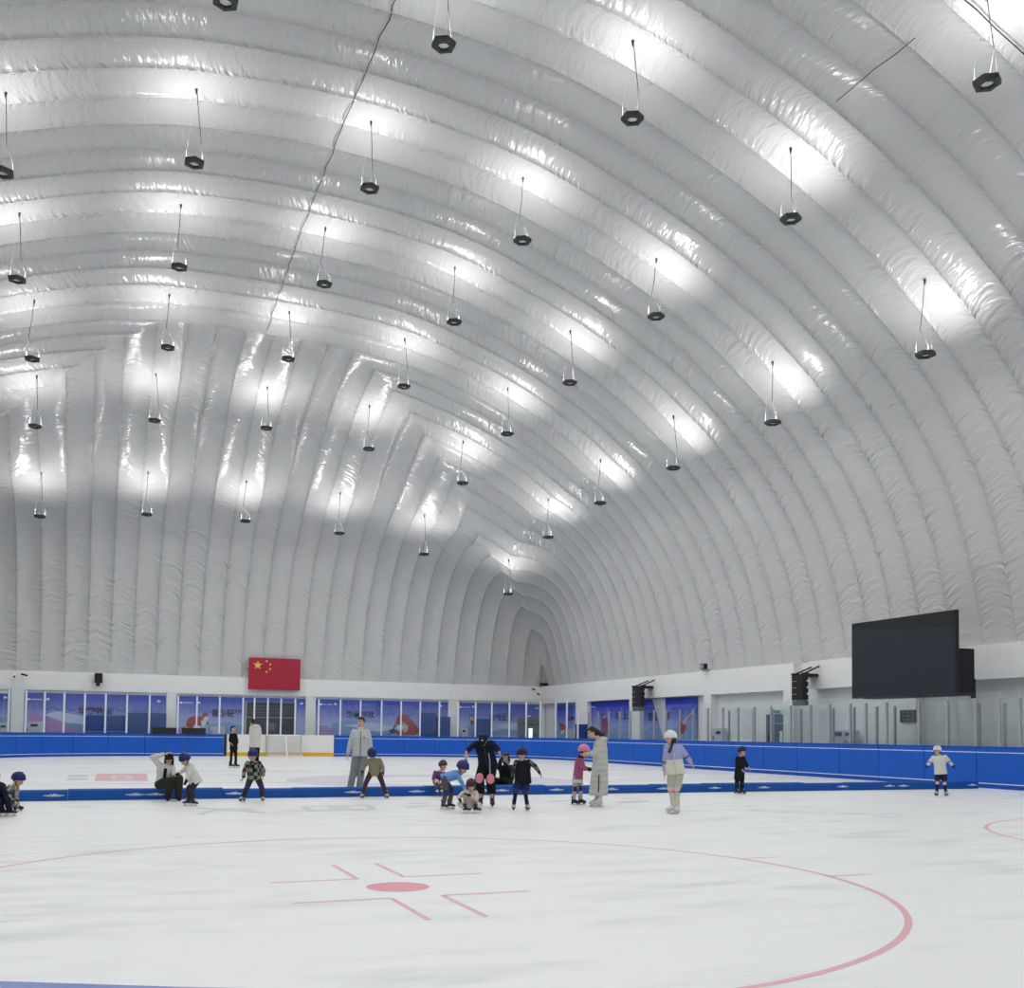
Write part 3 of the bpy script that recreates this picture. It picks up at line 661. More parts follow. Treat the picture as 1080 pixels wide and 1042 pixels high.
p3.text('YOUCHONG 2025', TXTF, 343, 744.8, 470, 753.6, 'faint_lettering'); p3.text('暑享狂欢', TXT, 364.6, 750.2, 395.2, 757, 'title', 0.022); p3.logo(338.5, 742.8); p3.logo(353.5, 742.6, tail=False); p3.logo(465, 744.5, tail=False)
p3.shape('printed_hockey_player', [([(421, 753), (424, 751.5), (426.5, 757), (424, 764), (419.5, 764.5), (416.5, 763), (418.5, 758)], INKR), ([(424, 752.5), (431, 755.5), (437, 763), (443.5, 771), (438, 775), (424, 775.5), (418, 774.5), (417, 770.5), (427, 772), (431, 766), (426, 762)], INKR),
                                   ([(424.5, 753.5), (428, 755), (427.5, 760), (424.5, 761)], INKM), ([(426, 766), (429.5, 764.5), (430.5, 769), (427, 773)], GOLD), ([(416.5, 764), (418, 764), (414.5, 772), (410, 775.5), (409, 775.5), (413, 771)], INKD), ([(410.5, 770), (414, 768.6), (418, 770), (416.5, 773.5), (411.5, 773)], INKD), ([(418.5, 766), (424, 764.5), (426, 768), (420, 771)], INKW)], -0.0045)
p4 = Poster('far', 483.2, 568.8, 741, 'blue poster with a grey door in its right end')
p4.shape('printed_hill', [([(519, 772), (530, 769), (545, 770), (545, 776), (519, 776)], HILLT), ([(522, 765), (545, 762), (545, 769), (530, 768)], HILLB), ([(484, 768), (500, 764), (500, 776), (484, 776)], HILLT)])
p4.text('YOUCHONG 2025', TXTF, 487, 747, 566, 755, 'faint_lettering'); p4.text('为创业者', TXT, 515.5, 752.8, 540.8, 760.2, 'title', 0.022); p4.logo(485.5, 745.7); p4.logo(499, 745.5, tail=False); p4.logo(566, 747, tail=False)
p4.shape('printed_skater', [([(494.5, 753), (498.5, 753), (498.8, 756), (495, 756.5)], INKD), ([(495.5, 756), (498.8, 756), (499, 760), (496, 760)], INKS), ([(495.5, 760), (499.2, 759.5), (499, 765), (496.5, 764)], INKM)], -0.0045)
# right wall, from the corner towards the viewer
p5 = Poster('right', 585, 606.6, 741, 'narrow blue poster with red hockey player next to the far corner', PRINT2)
p5.shape('printed_hill', [([(586, 768), (596, 763), (606, 769), (606, 778), (586, 778)], HILLT)])
p5.text('定制', TXT, 597.6, 755, 606, 760, 'title', 0.022); p5.logo(586.5, 747.5, tail=False)
p5.shape('printed_hockey_player', [([(590.5, 763.5), (593, 762.5), (596.5, 765), (598, 769), (596, 773.5), (592.5, 774.5), (591, 769)], INKR), ([(589.5, 763), (591.5, 762), (592, 765), (590, 766)], INKM), ([(597, 768), (599.5, 767.5), (599.6, 770), (597.5, 770.5)], INKR), ([(592, 771), (596, 769.5), (595, 774), (592, 774.5)], INKW)], -0.0045)
p6 = Poster('right', 620, 663.4, 739.5, 'blue poster with a skater in a long maroon dress', PRINT2)
p6.shape('printed_hill', [([(621, 768), (640, 771), (655, 763), (663, 766), (663, 780), (621, 780)], HILLT)])
p6.text('冰上', TXT, 649, 750.5, 662.8, 759, 'title', 0.022); p6.logo(622.5, 745.8)
p6.shape('printed_figure_skater', [([(634.5, 758), (636.5, 756.5), (640.5, 757), (642.6, 763), (641.5, 772), (638.5, 778), (634.5, 778), (633.8, 768)], INKM), ([(635.6, 754), (637.8, 753.4), (639, 756.5), (636.5, 757.6)], INKS), ([(634.3, 754.2), (636, 752.2), (638.4, 753), (637, 754.8), (635, 756.5)], INKD)], -0.0045)
p7 = Poster('right', 675.4, 734.2, 736.5, 'blue poster with a skater in a red dress, one leg raised', PRINT2)
p7.shape('printed_hill', [([(676, 772), (690, 766), (705, 770), (734, 760), (734, 782), (676, 782)], HILLT)])
p7.text('芭', TXT, 683.5, 751, 693.5, 760, 'title', 0.022); p7.text('蕾', TXT, 702.4, 750.5, 707, 759, 'title', 0.022)
p7.shape('white_slanted_band', [([(687.5, 735.5), (701.8, 735.2), (701.4, 779), (700, 779)], INKW)], -0.004)
p7.shape('printed_figure_skater', [([(716.2, 760), (718.5, 758), (720, 763.5), (724.5, 764.5), (724, 769), (720.5, 774), (718.5, 774.5), (717.5, 767)], INKR), ([(716.5, 758), (716.3, 752), (717.8, 751.5), (718.8, 758)], INKS), ([(715.8, 753), (716.8, 750.2), (718.5, 750.5), (718.5, 752.5), (716.5, 753.5)], INKD),
                                   ([(719, 762), (724, 757.5), (730, 750.5), (730.8, 751.2), (725, 759), (721, 764)], INKS), ([(719.2, 774), (720.5, 774), (719.4, 781), (718.2, 781)], INKS)], -0.0045)
# dark entrance in the poster under the flag
w1 = MB(); wu = U1-0.16; xa, xb = at_u(259.2, 745, wu)[0], at_u(312.4, 745, wu)[0]; w1.box(xa, xb, wu, wu+0.03, 0.2, 3.2, DARKGLASS)
w1o = struct(w1.build('window_1'))
wfm = MB()
for x in (259.6, 283, 312): xx = at_u(x, 745, wu)[0]; wfm.box(xx-0.03, xx+0.03, wu-0.03, wu, 0.2, 3.2, STEEL)
for z in (3.17, 2.25): wfm.box(xa, xb, wu-0.028, wu, z, z+0.05, DOORG)
for z in (2.95, 2.75, 2.55): wfm.box(xa+0.15, xb-0.15, wu-0.012, wu-0.004, z, z+0.03, mat('dim_light_row', (0.05, 0.055, 0.07), 0.5))
wfm.box(at_u(284, 765, wu)[0], at_u(290, 765, wu)[0], wu-0.012, wu-0.004, 1.5, 1.95, mat('dim_notice', (0.10, 0.11, 0.16), 0.6)); wfm.box(at_u(279, 765, wu)[0], at_u(293, 765, wu)[0], wu-0.010, wu-0.003, 1.25, 2.0, mat('dim_board', (0.02, 0.025, 0.07), 0.6))
wfm.build('window_frame', w1o)
# grey door in the poster near the far corner, with its bright window
d2u = U1-0.17; d2 = MB(); xa, xb = at_u(546.2, 760, d2u)[0], at_u(568.6, 760, d2u)[0]; d2.box(xa, xb, d2u, d2u+0.05, 0.0, 2.52, DOORG); d2o = struct(d2.build('door_2'))
q = MB(); q.box(xa, xb, d2u-0.03, d2u, 2.06, 2.16, mat('door_rail', (0.08, 0.09, 0.10), 0.5)); q.box((xa+xb)/2-0.25, (xa+xb)/2-0.19, d2u-0.03, d2u, 0, 2.5, mat('door_rail', (0.08, 0.09, 0.10))); q.build('door_frame', d2o)
q = MB(); q.box(at_u(557.6, 770, d2u)[0], at_u(561.4, 770, d2u)[0], d2u-0.02, d2u-0.002, 0.9, 1.84, LITW); q.build('door_window', d2o)
q = MB(); q.box(at_u(556.5, 755, d2u)[0], at_u(559.6, 755, d2u)[0], d2u-0.02, d2u, 2.62, 2.70, LOGO); tag(q.build('door_sign'), 'small white sign above the grey door near the far corner', 'sign')
# right wall door and exit sign
dv = V1-0.02; d1 = MB(); ya, yb = at_v(808.9, 760, dv)[1], at_v(826, 760, dv)[1]; d1.box(dv, dv+0.05, yb, ya, 0.0, 2.46, mat('door_blue_grey', (0.10, 0.14, 0.20), 0.45)); d1o = struct(d1.build('door_1'))
q = MB(); q.box(dv-0.03, dv, yb, ya, 2.02, 2.08, STEEL); q.box(dv-0.04, dv, ya-0.22, ya, 0, 2.46, mat('door_rail', (0.08, 0.09, 0.10))); q.build('door_frame', d1o)
q = MB(); q.box(dv-0.03, dv-0.005, yb+0.02, yb+0.22, 1.2, 1.72, LOGO); q.build('door_notice', d1o)
ex = at_v(820, 750.6, dv); t = thing('exit_sign', 'small green exit sign above the grey door on the right wall', 'sign', (dv-0.03, ex[1], ex[2]))
q = MB(); q.box(-0.02, 0.03, -0.24, 0.24, -0.08, 0.08, WHITE); q.build('case', t); q = MB(); q.box(-0.026, -0.02, -0.21, 0.21, -0.055, 0.055, GREEN); q.build('green_face', t)
tx = text_obj('出口 EXIT', LOGO, 0.30, 0.055, 'lettering', t, -0.15, -0.028, -0.002); tx.rotation_euler = (0, 0, -PI/2); tx.location = (-0.027, 0, 0)

# ------------------------------------------------------------------ things along the far wall
GM = 'blue crash mats stored behind the far boards'
for k, (xa, xb, yt, lab) in enumerate(((89.5, 110.4, 753.2, 'blue crash mat with pale edges behind the far glass, first from left'), (112, 132.4, 753.6, 'blue crash mat with pale edges behind the far glass, second from left'), (135.2, 156, 751.6, 'plain blue crash mat behind the far glass, third from left'),
                                   (157.6, 175.4, 752.2, 'plain blue crash mat behind the black case, fourth from left'), (443.2, 459.4, 751.6, 'tall blue crash mat right of the printed hockey player'), (460.4, 474.4, 756, 'shorter blue crash mat beside the white pillar'), (501.6, 516.4, 757, 'blue crash mat right of the printed skater, behind the man in black'))):
    u = 61.2+0.04*k; a, b = at_u(xa, yt, u), at_u(xb, yt, u); t = thing('crash_mat', lab, 'crash mat', ((a[0]+b[0])/2, u, 0), GM); hw = (b[0]-a[0])/2; hz = float(a[2])
    q = MB(); q.box(-hw, hw, -0.12, 0.12, -0.02, hz, MAT_B); q.build('mat_body', t)
    if k in (0, 1, 6):
        q = MB(); q.box(-hw, hw, -0.126, -0.115, hz-0.05, hz-0.01, MAT_T); q.build('top_edge', t)
        q = MB(); q.box(-hw, hw, -0.126, -0.115, 1.30, 1.34, MAT_T); q.build('bottom_edge', t) if k < 2 else None
    if k in (1, 6): q = MB(); q.box(hw, hw+0.10, -0.10, 0.12, -0.02, hz+0.03, BLACK); q.build('dark_side', t)
a = at_v(608.4, 764, 27.3); b = at_v(618.8, 764, 27.3); t = thing('crash_mat', 'blue crash mat standing by the pillar nearest the far corner', 'crash mat', (27.3, (a[1]+b[1])/2, 0), GM); q = MB(); q.box(-0.1, 0.1, (b[1]-a[1])/2, (a[1]-b[1])/2, -0.02, float(a[2]), MAT_B); q.build('mat_body', t)
GC = 'pale electrical cabinets on the walls'
def cabinet(side, xa, xb, ya, yb, lab, plate=True, z0=0.0):
    pl = (U1-0.30) if side == 'far' else (V1-0.3); f = at_u if side == 'far' else at_v; a, b = f(xa, ya, pl), f(xb, yb, pl)
    t = thing('electrical_cabinet', lab, 'cabinet', (a[0], a[1], 0), GC)
    if side == 'right': t.rotation_euler = (0, 0, -PI/2)
    w_ = (b[0]-a[0]) if side == 'far' else (a[1]-b[1]); h = float(a[2])
    q = MB(); q.box(0, w_, 0, 0.16, -0.02, h, CAB); q.build('body', t); q = MB(); q.box(0.04, w_-0.04, -0.015, 0, 0.9, h-0.04, CAB); q.build('door', t)
    if plate:
        q = MB(); q.box(w_*0.30, w_*0.70, -0.022, -0.014, h-0.28, h-0.14, DARKG); q.build('label_plate', t)
    q = MB(); q.box(0.07, 0.11, -0.04, -0.014, 1.30, 1.45, BLACK); q.build('handle', t)
cabinet('far', 27, 45, 760.8, 773, 'grey electrical cabinet at the left end of the wide poster'); cabinet('far', -3, 9.8, 762, 773, 'pale electrical cabinet at the left edge of the picture')
cabinet('far', 221.5, 237.5, 766, 774, 'low pale cabinet beside the printed speed skater', False); cabinet('far', 485.3, 493.4, 767.6, 775.5, 'small pale cabinet below the printed skater in the fourth poster')
cabinet('right', 598, 606, 768.6, 777, 'white cabinet next to the narrow poster at the far corner', False); cabinet('right', 751.9, 763.6, 768, 780, 'grey electrical cabinet behind the right side glass')
pl = V1-0.5; a, b = at_v(878, 770.5, pl), at_v(900, 782, pl); t = thing('information_board', 'white board with blue lettering patches behind the right boards', 'board', (pl, a[1], 0)); t.rotation_euler = (0, 0, -PI/2); w_ = a[1]-b[1]
q = MB(); q.box(0, w_, 0, 0.3, -0.02, float(a[2]), mat('board_cream', (0.55, 0.56, 0.53), 0.5)); q.build('board', t)
q = MB(); q.box(0.10, 0.55, -0.01, 0, 1.52, 1.68, mat('label_blue', (0.05, 0.10, 0.32), 0.5)); q.build('blue_label', t); q = MB(); q.box(0.75, 0.98, -0.01, 0, 1.54, 1.66, mat('label_blue', (0.05, 0.10, 0.32))); q.build('blue_label', t)
text_obj('Ca', INKD, 0.26, 0.17, 'lettering', t, 0.72, 1.18)
sb = 27.56; a, b = at_v(949, 749, sb), at_v(965.2, 761.6, sb); t = thing('score_clock', 'small black scoreboard clock on a white pillar under the big screen', 'clock', (sb, a[1], (a[2]+b[2])/2)); t.rotation_euler = (0, 0, -PI/2); w_ = a[1]-b[1]; hh = (a[2]-b[2])/2
q = MB(); q.box(0, w_, 0, 0.06, -hh, hh, DARKG); q.build('case', t)
q = MB(); dg_ = mat('dim_digit', (0.10, 0.09, 0.09), 0.5)
for r_ in range(3):
    for c_ in range(3): q.box(0.08+c_*w_*0.32, 0.08+c_*w_*0.32+w_*0.2, -0.006, 0, -hh+0.06+r_*hh*0.62, -hh+0.13+r_*hh*0.62, dg_)
q.build('digit_rows', t)
for xa, xb, lab in ((160.5, 186.2, 'long black case on top of the far boards, left of two'), (192, 217, 'long black case on the far boards below the printed speed skater')):
    uu = RU1-0.06; a, b = at_u(xa, 766, uu), at_u(xb, 766, uu); t = thing('black_case', lab, 'case', ((a[0]+b[0])/2, uu, 1.252), 'black cases on the far boards'); hw = (b[0]-a[0])/2
    q = MB(); q.box(-hw, hw, -0.1, 0.085, 0, 0.33, BLACK); q.build('body', t); q = MB(); q.box(-hw-0.01, hw+0.01, -0.105, 0.09, 0.20, 0.24, DARKG); q.build('lid_seam', t)
    q = MB(); q.path([(-0.12, -0.11, 0.12), (-0.12, -0.13, 0.13), (0.12, -0.13, 0.13), (0.12, -0.11, 0.12)], 0.012, DARKG); q.build('handle', t)
# flag panel
fu = 61.80; a, b = at_u(262.6, 693.2, fu), at_u(316.4, 728.4, fu); W, Hh = b[0]-a[0], a[2]-b[2]; t = thing('flag_panel', 'red flag panel with five yellow stars above the far end wall', 'flag', (a[0], fu, b[2]))
q = MB(); q.box(0, W, 0, 0.08, 0, Hh, RED); q.build('panel', t)
def star(cx, cz, r, rot):
    pts = [(cx+(r if k % 2 == 0 else r*0.40)*math.sin(2*PI*k/10+rot), -0.006, cz+(r if k % 2 == 0 else r*0.40)*math.cos(2*PI*k/10+rot)) for k in range(10)]
    m = MB(); m.poly(pts, GOLD, (0, 0.005, 0)); m.build('star', t)
def fz(zx, zy): return W*(zx-407)/264, Hh*(1-(zy-65)/175)
star(*fz(452, 106), Hh*0.15, 0)
for zx, zy, rr in ((497, 83, 0.4), (515, 99, 0.1), (515, 125, -0.2), (497, 142, 0.3)): star(*fz(zx, zy), Hh*0.05, rr)
q = MB()
for x in (0.4, W-0.4): q.box(x-0.04, x+0.04, 0.08, U1-0.17-fu, 0.1, 0.18, STEEL)
q.build('wall_bracket', t)
# loudspeaker on the far wall
a, b = at_u(99.9, 709.8, 61.7), at_u(108, 720.4, 61.7); t = thing('wall_speaker', 'small black loudspeaker high on the far wall at left', 'loudspeaker', ((a[0]+b[0])/2, 61.7, b[2])); hw = (b[0]-a[0])/2; hh = a[2]-b[2]
q = MB(); q.hexa([(-hw, 0, 0), (hw, 0, 0), (hw*0.7, 0.3, 0.05), (-hw*0.7, 0.3, 0.05), (-hw, -0.06, hh), (hw, -0.06, hh), (hw*0.7, 0.3, hh), (-hw*0.7, 0.3, hh)], BLACK); q.build('cabinet', t)
q = MB(); q.box(-hw*0.55, hw*0.35, -0.02, 0.25, -0.17, 0.0, BLACK); q.build('lower_horn', t); q = MB(); q.box(-0.05, 0.05, 0.28, U1-0.17-61.7, 0.2, 0.3, STEEL); q.build('bracket', t)
# line array speakers on the right wall
def line_array(xa, xm, xb, yt, yb, v, lab):
    """stack of wedge modules: front face seen between xa and xm, near side between xm and xb"""
    a, b = at_v(xa, yt, v), at_v(xm, yt, v); w_ = a[1]-b[1]; D = ray(xb, yt); dep = float(b[1]*D[0]/D[1])-v; hh = a[2]-at_v(xa, yb, v)[2]
    t = thing('line_array_speaker', lab, 'loudspeaker', (v, a[1]-w_/2, a[2]-hh)); n = 4; mh = hh*0.84/n; zt = hh
    for k in range(n):
        z0 = zt-(k+1)*mh; q = MB(); q.hexa([(0, -w_/2, z0+0.005), (dep, -w_/2, z0+0.05), (dep, w_/2, z0+0.05), (0, w_/2, z0+0.005), (0, -w_/2, z0+mh-0.005), (dep, -w_/2, z0+mh-0.02), (dep, w_/2, z0+mh-0.02), (0, w_/2, z0+mh-0.005)], DARKG); q.build('speaker_module', t)
    q = MB(); q.box(0.03, dep, -w_/2, w_/2, 0, hh*0.155, mat('grille_grey', (0.10, 0.11, 0.115), 0.6)); q.build('bottom_module', t)
    q = MB(); q.box(dep-0.12, dep, -w_/2+0.1, w_/2-0.1, 0.04, hh, BLACK); q.build('spine', t)
    q = MB(); q.box(-0.02, dep+0.05, -w_/2-0.01, -w_/2+0.07, hh, hh+0.07, BLACK); q.box(-0.02, dep+0.05, w_/2-0.07, w_/2+0.01, hh, hh+0.07, BLACK); q.box(dep, 27.60-v, -0.3, 0.3, hh-0.08, hh+0.05, BLACK); q.build('flying_frame', t)
    for p_, q_ in (((0.15, -w_/2+0.05, hh+0.05), (27.59-v, -w_/2+0.02, hh+0.36)), ((0.15, w_/2-0.1, hh+0.05), (27.59-v, w_/2-0.2, hh+0.34))): q = MB(); q.path([p_, q_], 0.035, BLACK); q.build('wall_strut', t)
line_array(834.9, 846.5, 852.5, 712, 744.3, 26.75, 'black line array loudspeaker left of the big screen')
line_array(666.8, 675.8, 680.2, 724.5, 750, 26.75, 'black line array loudspeaker above the posters on the right wall')
# big screen
sv = 25.0; a, b = at_v(898.3, 658, sv), at_v(1008.6, 735.4, sv); y1, y0 = float(a[1]), float(b[1]); z1, z0 = 5.545, 2.86; t = thing('led_screen', 'big black screen above the right side boards, switched off', 'screen', (sv, (y0+y1)/2, z0)); hw = (y1-y0)/2; hz = z1-z0
q = MB(); q.box(0.0, 0.14, -hw, hw, 0, hz, BLACK); q.build('case', t)
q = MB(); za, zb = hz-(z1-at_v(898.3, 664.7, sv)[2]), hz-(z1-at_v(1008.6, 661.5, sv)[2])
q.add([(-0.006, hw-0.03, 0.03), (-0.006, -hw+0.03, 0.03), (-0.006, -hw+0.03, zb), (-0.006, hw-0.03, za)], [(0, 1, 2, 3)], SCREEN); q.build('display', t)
q = MB(); q.add([(-0.006, hw-0.03, za+0.02), (-0.006, -hw+0.03, zb+0.02), (-0.006, -hw+0.03, hz-0.02), (-0.006, hw-0.03, hz-0.02)], [(0, 1, 2, 3)], SCREEN_REFL); q.build('painted_reflection', t)  # slanted band of another tone: dome reflection painted onto the screen
q = MB(); q.box(0.14, 0.76, -hw-0.01, hw-0.4, -0.02, 1.47, SCREENS); q.build('rear_cabinet', t)
q = MB(); q.box(0.70, 0.80, -hw-0.02, -hw+0.1, -0.10, 0.52, BLACK); q.build('foot', t)
q = MB(); q.box(0.76, 27.62-sv, hw-1.6, hw-1.4, 0.9, 1.1, STEEL); q.box(0.76, 27.62-sv, hw-2.2, hw-2.0, 0.9, 1.1, STEEL); q.build('wall_arm', t)
# cameras, floodlight and sockets
def cctv(pos, lab, white=True, d=(0, -1)):
    t = thing('security_camera', lab, 'camera', pos); m = WHITE if white else BLACK; dx, dy = d
    q = MB(); q.cap((0, 0, 0), (dx*0.22, dy*0.22, -0.06), 0.055, 0.05, m, 10); q.build('body', t); q = MB(); q.tube((dx*0.22, dy*0.22, -0.06), (dx*0.29, dy*0.29, -0.075), 0.056, 0.05, BLACK, 10); q.build('lens_hood', t)
    q = MB(); q.cap((0, 0, 0), (-dx*0.24, -dy*0.24, 0.10), 0.025, 0.03, WHITE, 8); q.build('arm', t)
def onu(px, py, u): return tuple(float(x) for x in at_u(px, py, u))
cctv(onu(15.5, 712.5, 61.7), 'white security camera on the pillar at the left edge'); cctv(onu(23, 711, 61.7), 'second small security camera on the left edge pillar, pointing right', False, (1, -0.2))
cctv(onu(562, 726.5, 61.7), 'small dark security camera left of the far corner, upper one', False); cctv(onu(567, 731.5, 61.7), 'dark security camera left of the far corner, lower one', False)
fp = at_v(742, 708.5, 27.4); t = thing('flood_light', 'small dark floodlight on top of the right wall', 'floodlight', (27.55, fp[1], ZB-0.02)); q = MB(); q.box(-0.24, -0.04, -0.18, 0.18, 0.10, 0.36, DARKG); q.build('head', t); q = MB(); q.box(-0.2, 0.2, -0.04, 0.04, 0.0, 0.12, STEEL); q.build('bracket', t); q = MB(); q.box(-0.255, -0.24, -0.15, 0.15, 0.13, 0.33, STEEL); q.build('glass_front', t)
fp = at_u(575.5, 722, 61.6); t = thing('flood_light', 'dark floodlight in the far corner of the hall', 'floodlight', (fp[0], 61.75, ZB-0.02)); q = MB(); q.box(-0.35, 0.15, -0.2, 0.05, 0.06, 0.24, DARKG); q.build('head', t); q = MB(); q.box(-0.2, -0.1, 0.0, 0.40, 0.0, 0.1, STEEL); q.build('bracket', t)
for px, py, lab in ((18, 748, 'small grey socket on the pillar at the left edge'), (327.5, 752.5, 'small grey socket on the pillar right of the flag'), (478, 755, 'small grey socket on the pillar left of the fourth poster')):
    p = at_u(px, py, U1-0.2); q = MB(); q.box(-0.05, 0.05, -0.02, 0, -0.06, 0.06, STEEL); tag(q.build('wall_socket', loc=tuple(p)), lab, 'socket')
# ------------------------------------------------------------------ hockey goal in front of the white boards, turned to the wall
gu = 59.25; a, b = at_u(281.6, 796, gu), at_u(317.6, 796, gu); gx = (a[0]+b[0])/2; hw = (b[0]-a[0])/2
t = thing('hockey_goal', 'white hockey goal with net standing against the far white boards', 'hockey goal', (gx, gu, 0))
def gpart(nm, segs, r, m=BOARDW):
    q = MB()
    for pts in segs: q.path(pts, r, m, 8)
    q.build(nm, t, True)
for s in (-1, 1): gpart('post', [[(s*hw, 0.15, 0.03), (s*hw, 0.15, 1.22)]], 0.035, mat('goal_post_grey', (0.55, 0.55, 0.56), 0.4))
gpart('crossbar', [[(-hw, 0.15, 1.22), (hw, 0.15, 1.22)]], 0.04); gpart('base_frame', [[(-hw, 0.15, 0.04), (-hw*0.96, -0.6, 0.04), (hw*0.96, -0.6, 0.04), (hw, 0.15, 0.04)]], 0.04)
gpart('top_shelf', [[(-hw, 0.15, 1.22), (-hw*0.8, -0.32, 1.20), (hw*0.8, -0.32, 1.20), (hw, 0.15, 1.22)]], 0.03); gpart('centre_strut', [[(0, -0.32, 1.20), (0.06, -0.62, 0.05)]], 0.065)
q = MB()
for k in range(31):
    x = -1+2*k/30; q.tube((x*hw*0.8, -0.32, 1.2), (x*hw*0.96, -0.6, 0.04), 0.006, 0.006, NET, 4); q.tube((x*hw*0.8, -0.32, 1.2), (x*hw, 0.15, 1.22), 0.006, 0.006, NET, 4)
for k in range(17):
    f = k/16; z = 1.2-1.16*f; y = -0.32-0.28*f; xw = hw*(0.8+0.16*f); q.tube((-xw, y, z), (xw, y, z), 0.006, 0.006, NET, 4)
    for s in (-1, 1): q.tube((s*xw, y, z), (s*hw, 0.15, z), 0.006, 0.006, NET, 4)
q.build('net', t)

# ------------------------------------------------------------------ people on the ice
def unit(v): v = np.asarray(v, float); return v/max(np.linalg.norm(v), 1e-9)
def remesh(mb, name, parent, voxel, smooth=2, mats=None):
    """fuse overlapping closed shapes into one continuous skin"""
    me = bpy.data.meshes.new(name); me.from_pydata(mb.v, [], mb.f); o = bpy.data.objects.new(name, me); C.objects.link(o)
    r = o.modifiers.new('r', 'REMESH'); r.mode = 'VOXEL'; r.voxel_size = voxel; r.use_smooth_shade = True
    if smooth: sm = o.modifiers.new('s', 'SMOOTH'); sm.iterations = smooth; sm.factor = 0.5
    me2 = bpy.data.meshes.new_from_object(o.evaluated_get(bpy.context.evaluated_depsgraph_get())); bpy.data.objects.remove(o); bpy.data.meshes.remove(me)
    me2.name = name; me2.materials.clear()
    for m in (mats or mb.mats[:1]): me2.materials.append(m)
    me2.polygons.foreach_set('material_index', [0]*len(me2.polygons)); me2.polygons.foreach_set('use_smooth', [True]*len(me2.polygons))
    q = bpy.data.objects.new(name, me2); C.objects.link(q); q.parent = parent; return q
def hand(mb, w, d, pn, s, curl=0.5, side=1):
    """palm, four unequal bent fingers and a thumb leaving the side of the palm; w wrist, d along the hand, pn palm normal"""
    d, pn = unit(d), np.asarray(pn, float); pn = unit(pn-d*(pn@d)); x = np.cross(d, pn)*side; L = 0.09*s
    mb.ell(w+d*L*0.5, x*0.042*s, pn*0.017*s, d*L*0.62, SKIN, 10, 6)
    for k, (off, ln) in enumerate(((-0.030, 0.070), (-0.010, 0.080), (0.010, 0.075), (0.029, 0.058))):
        p = w+d*L*0.95+x*off*s; dd = d.copy(); r = 0.0095*s
        for j, f in enumerate((0.45, 0.32, 0.23)):
            dd = unit(dd+pn*curl*(0.35+0.35*j)); q = p+dd*ln*s*f; mb.cap(p, q, r, r*0.9, SKIN, 8); p = q; r *= 0.9
    p = w+d*L*0.30-x*0.032*s; dd = unit(d*0.65-x*0.75+pn*0.35); q = p+dd*0.036*s; mb.cap(p, q, 0.0125*s, 0.011*s, SKIN, 8); mb.cap(q, q+unit(dd+d*0.5+pn*0.3)*0.030*s, 0.011*s, 0.009*s, SKIN, 8)
HELM = {}
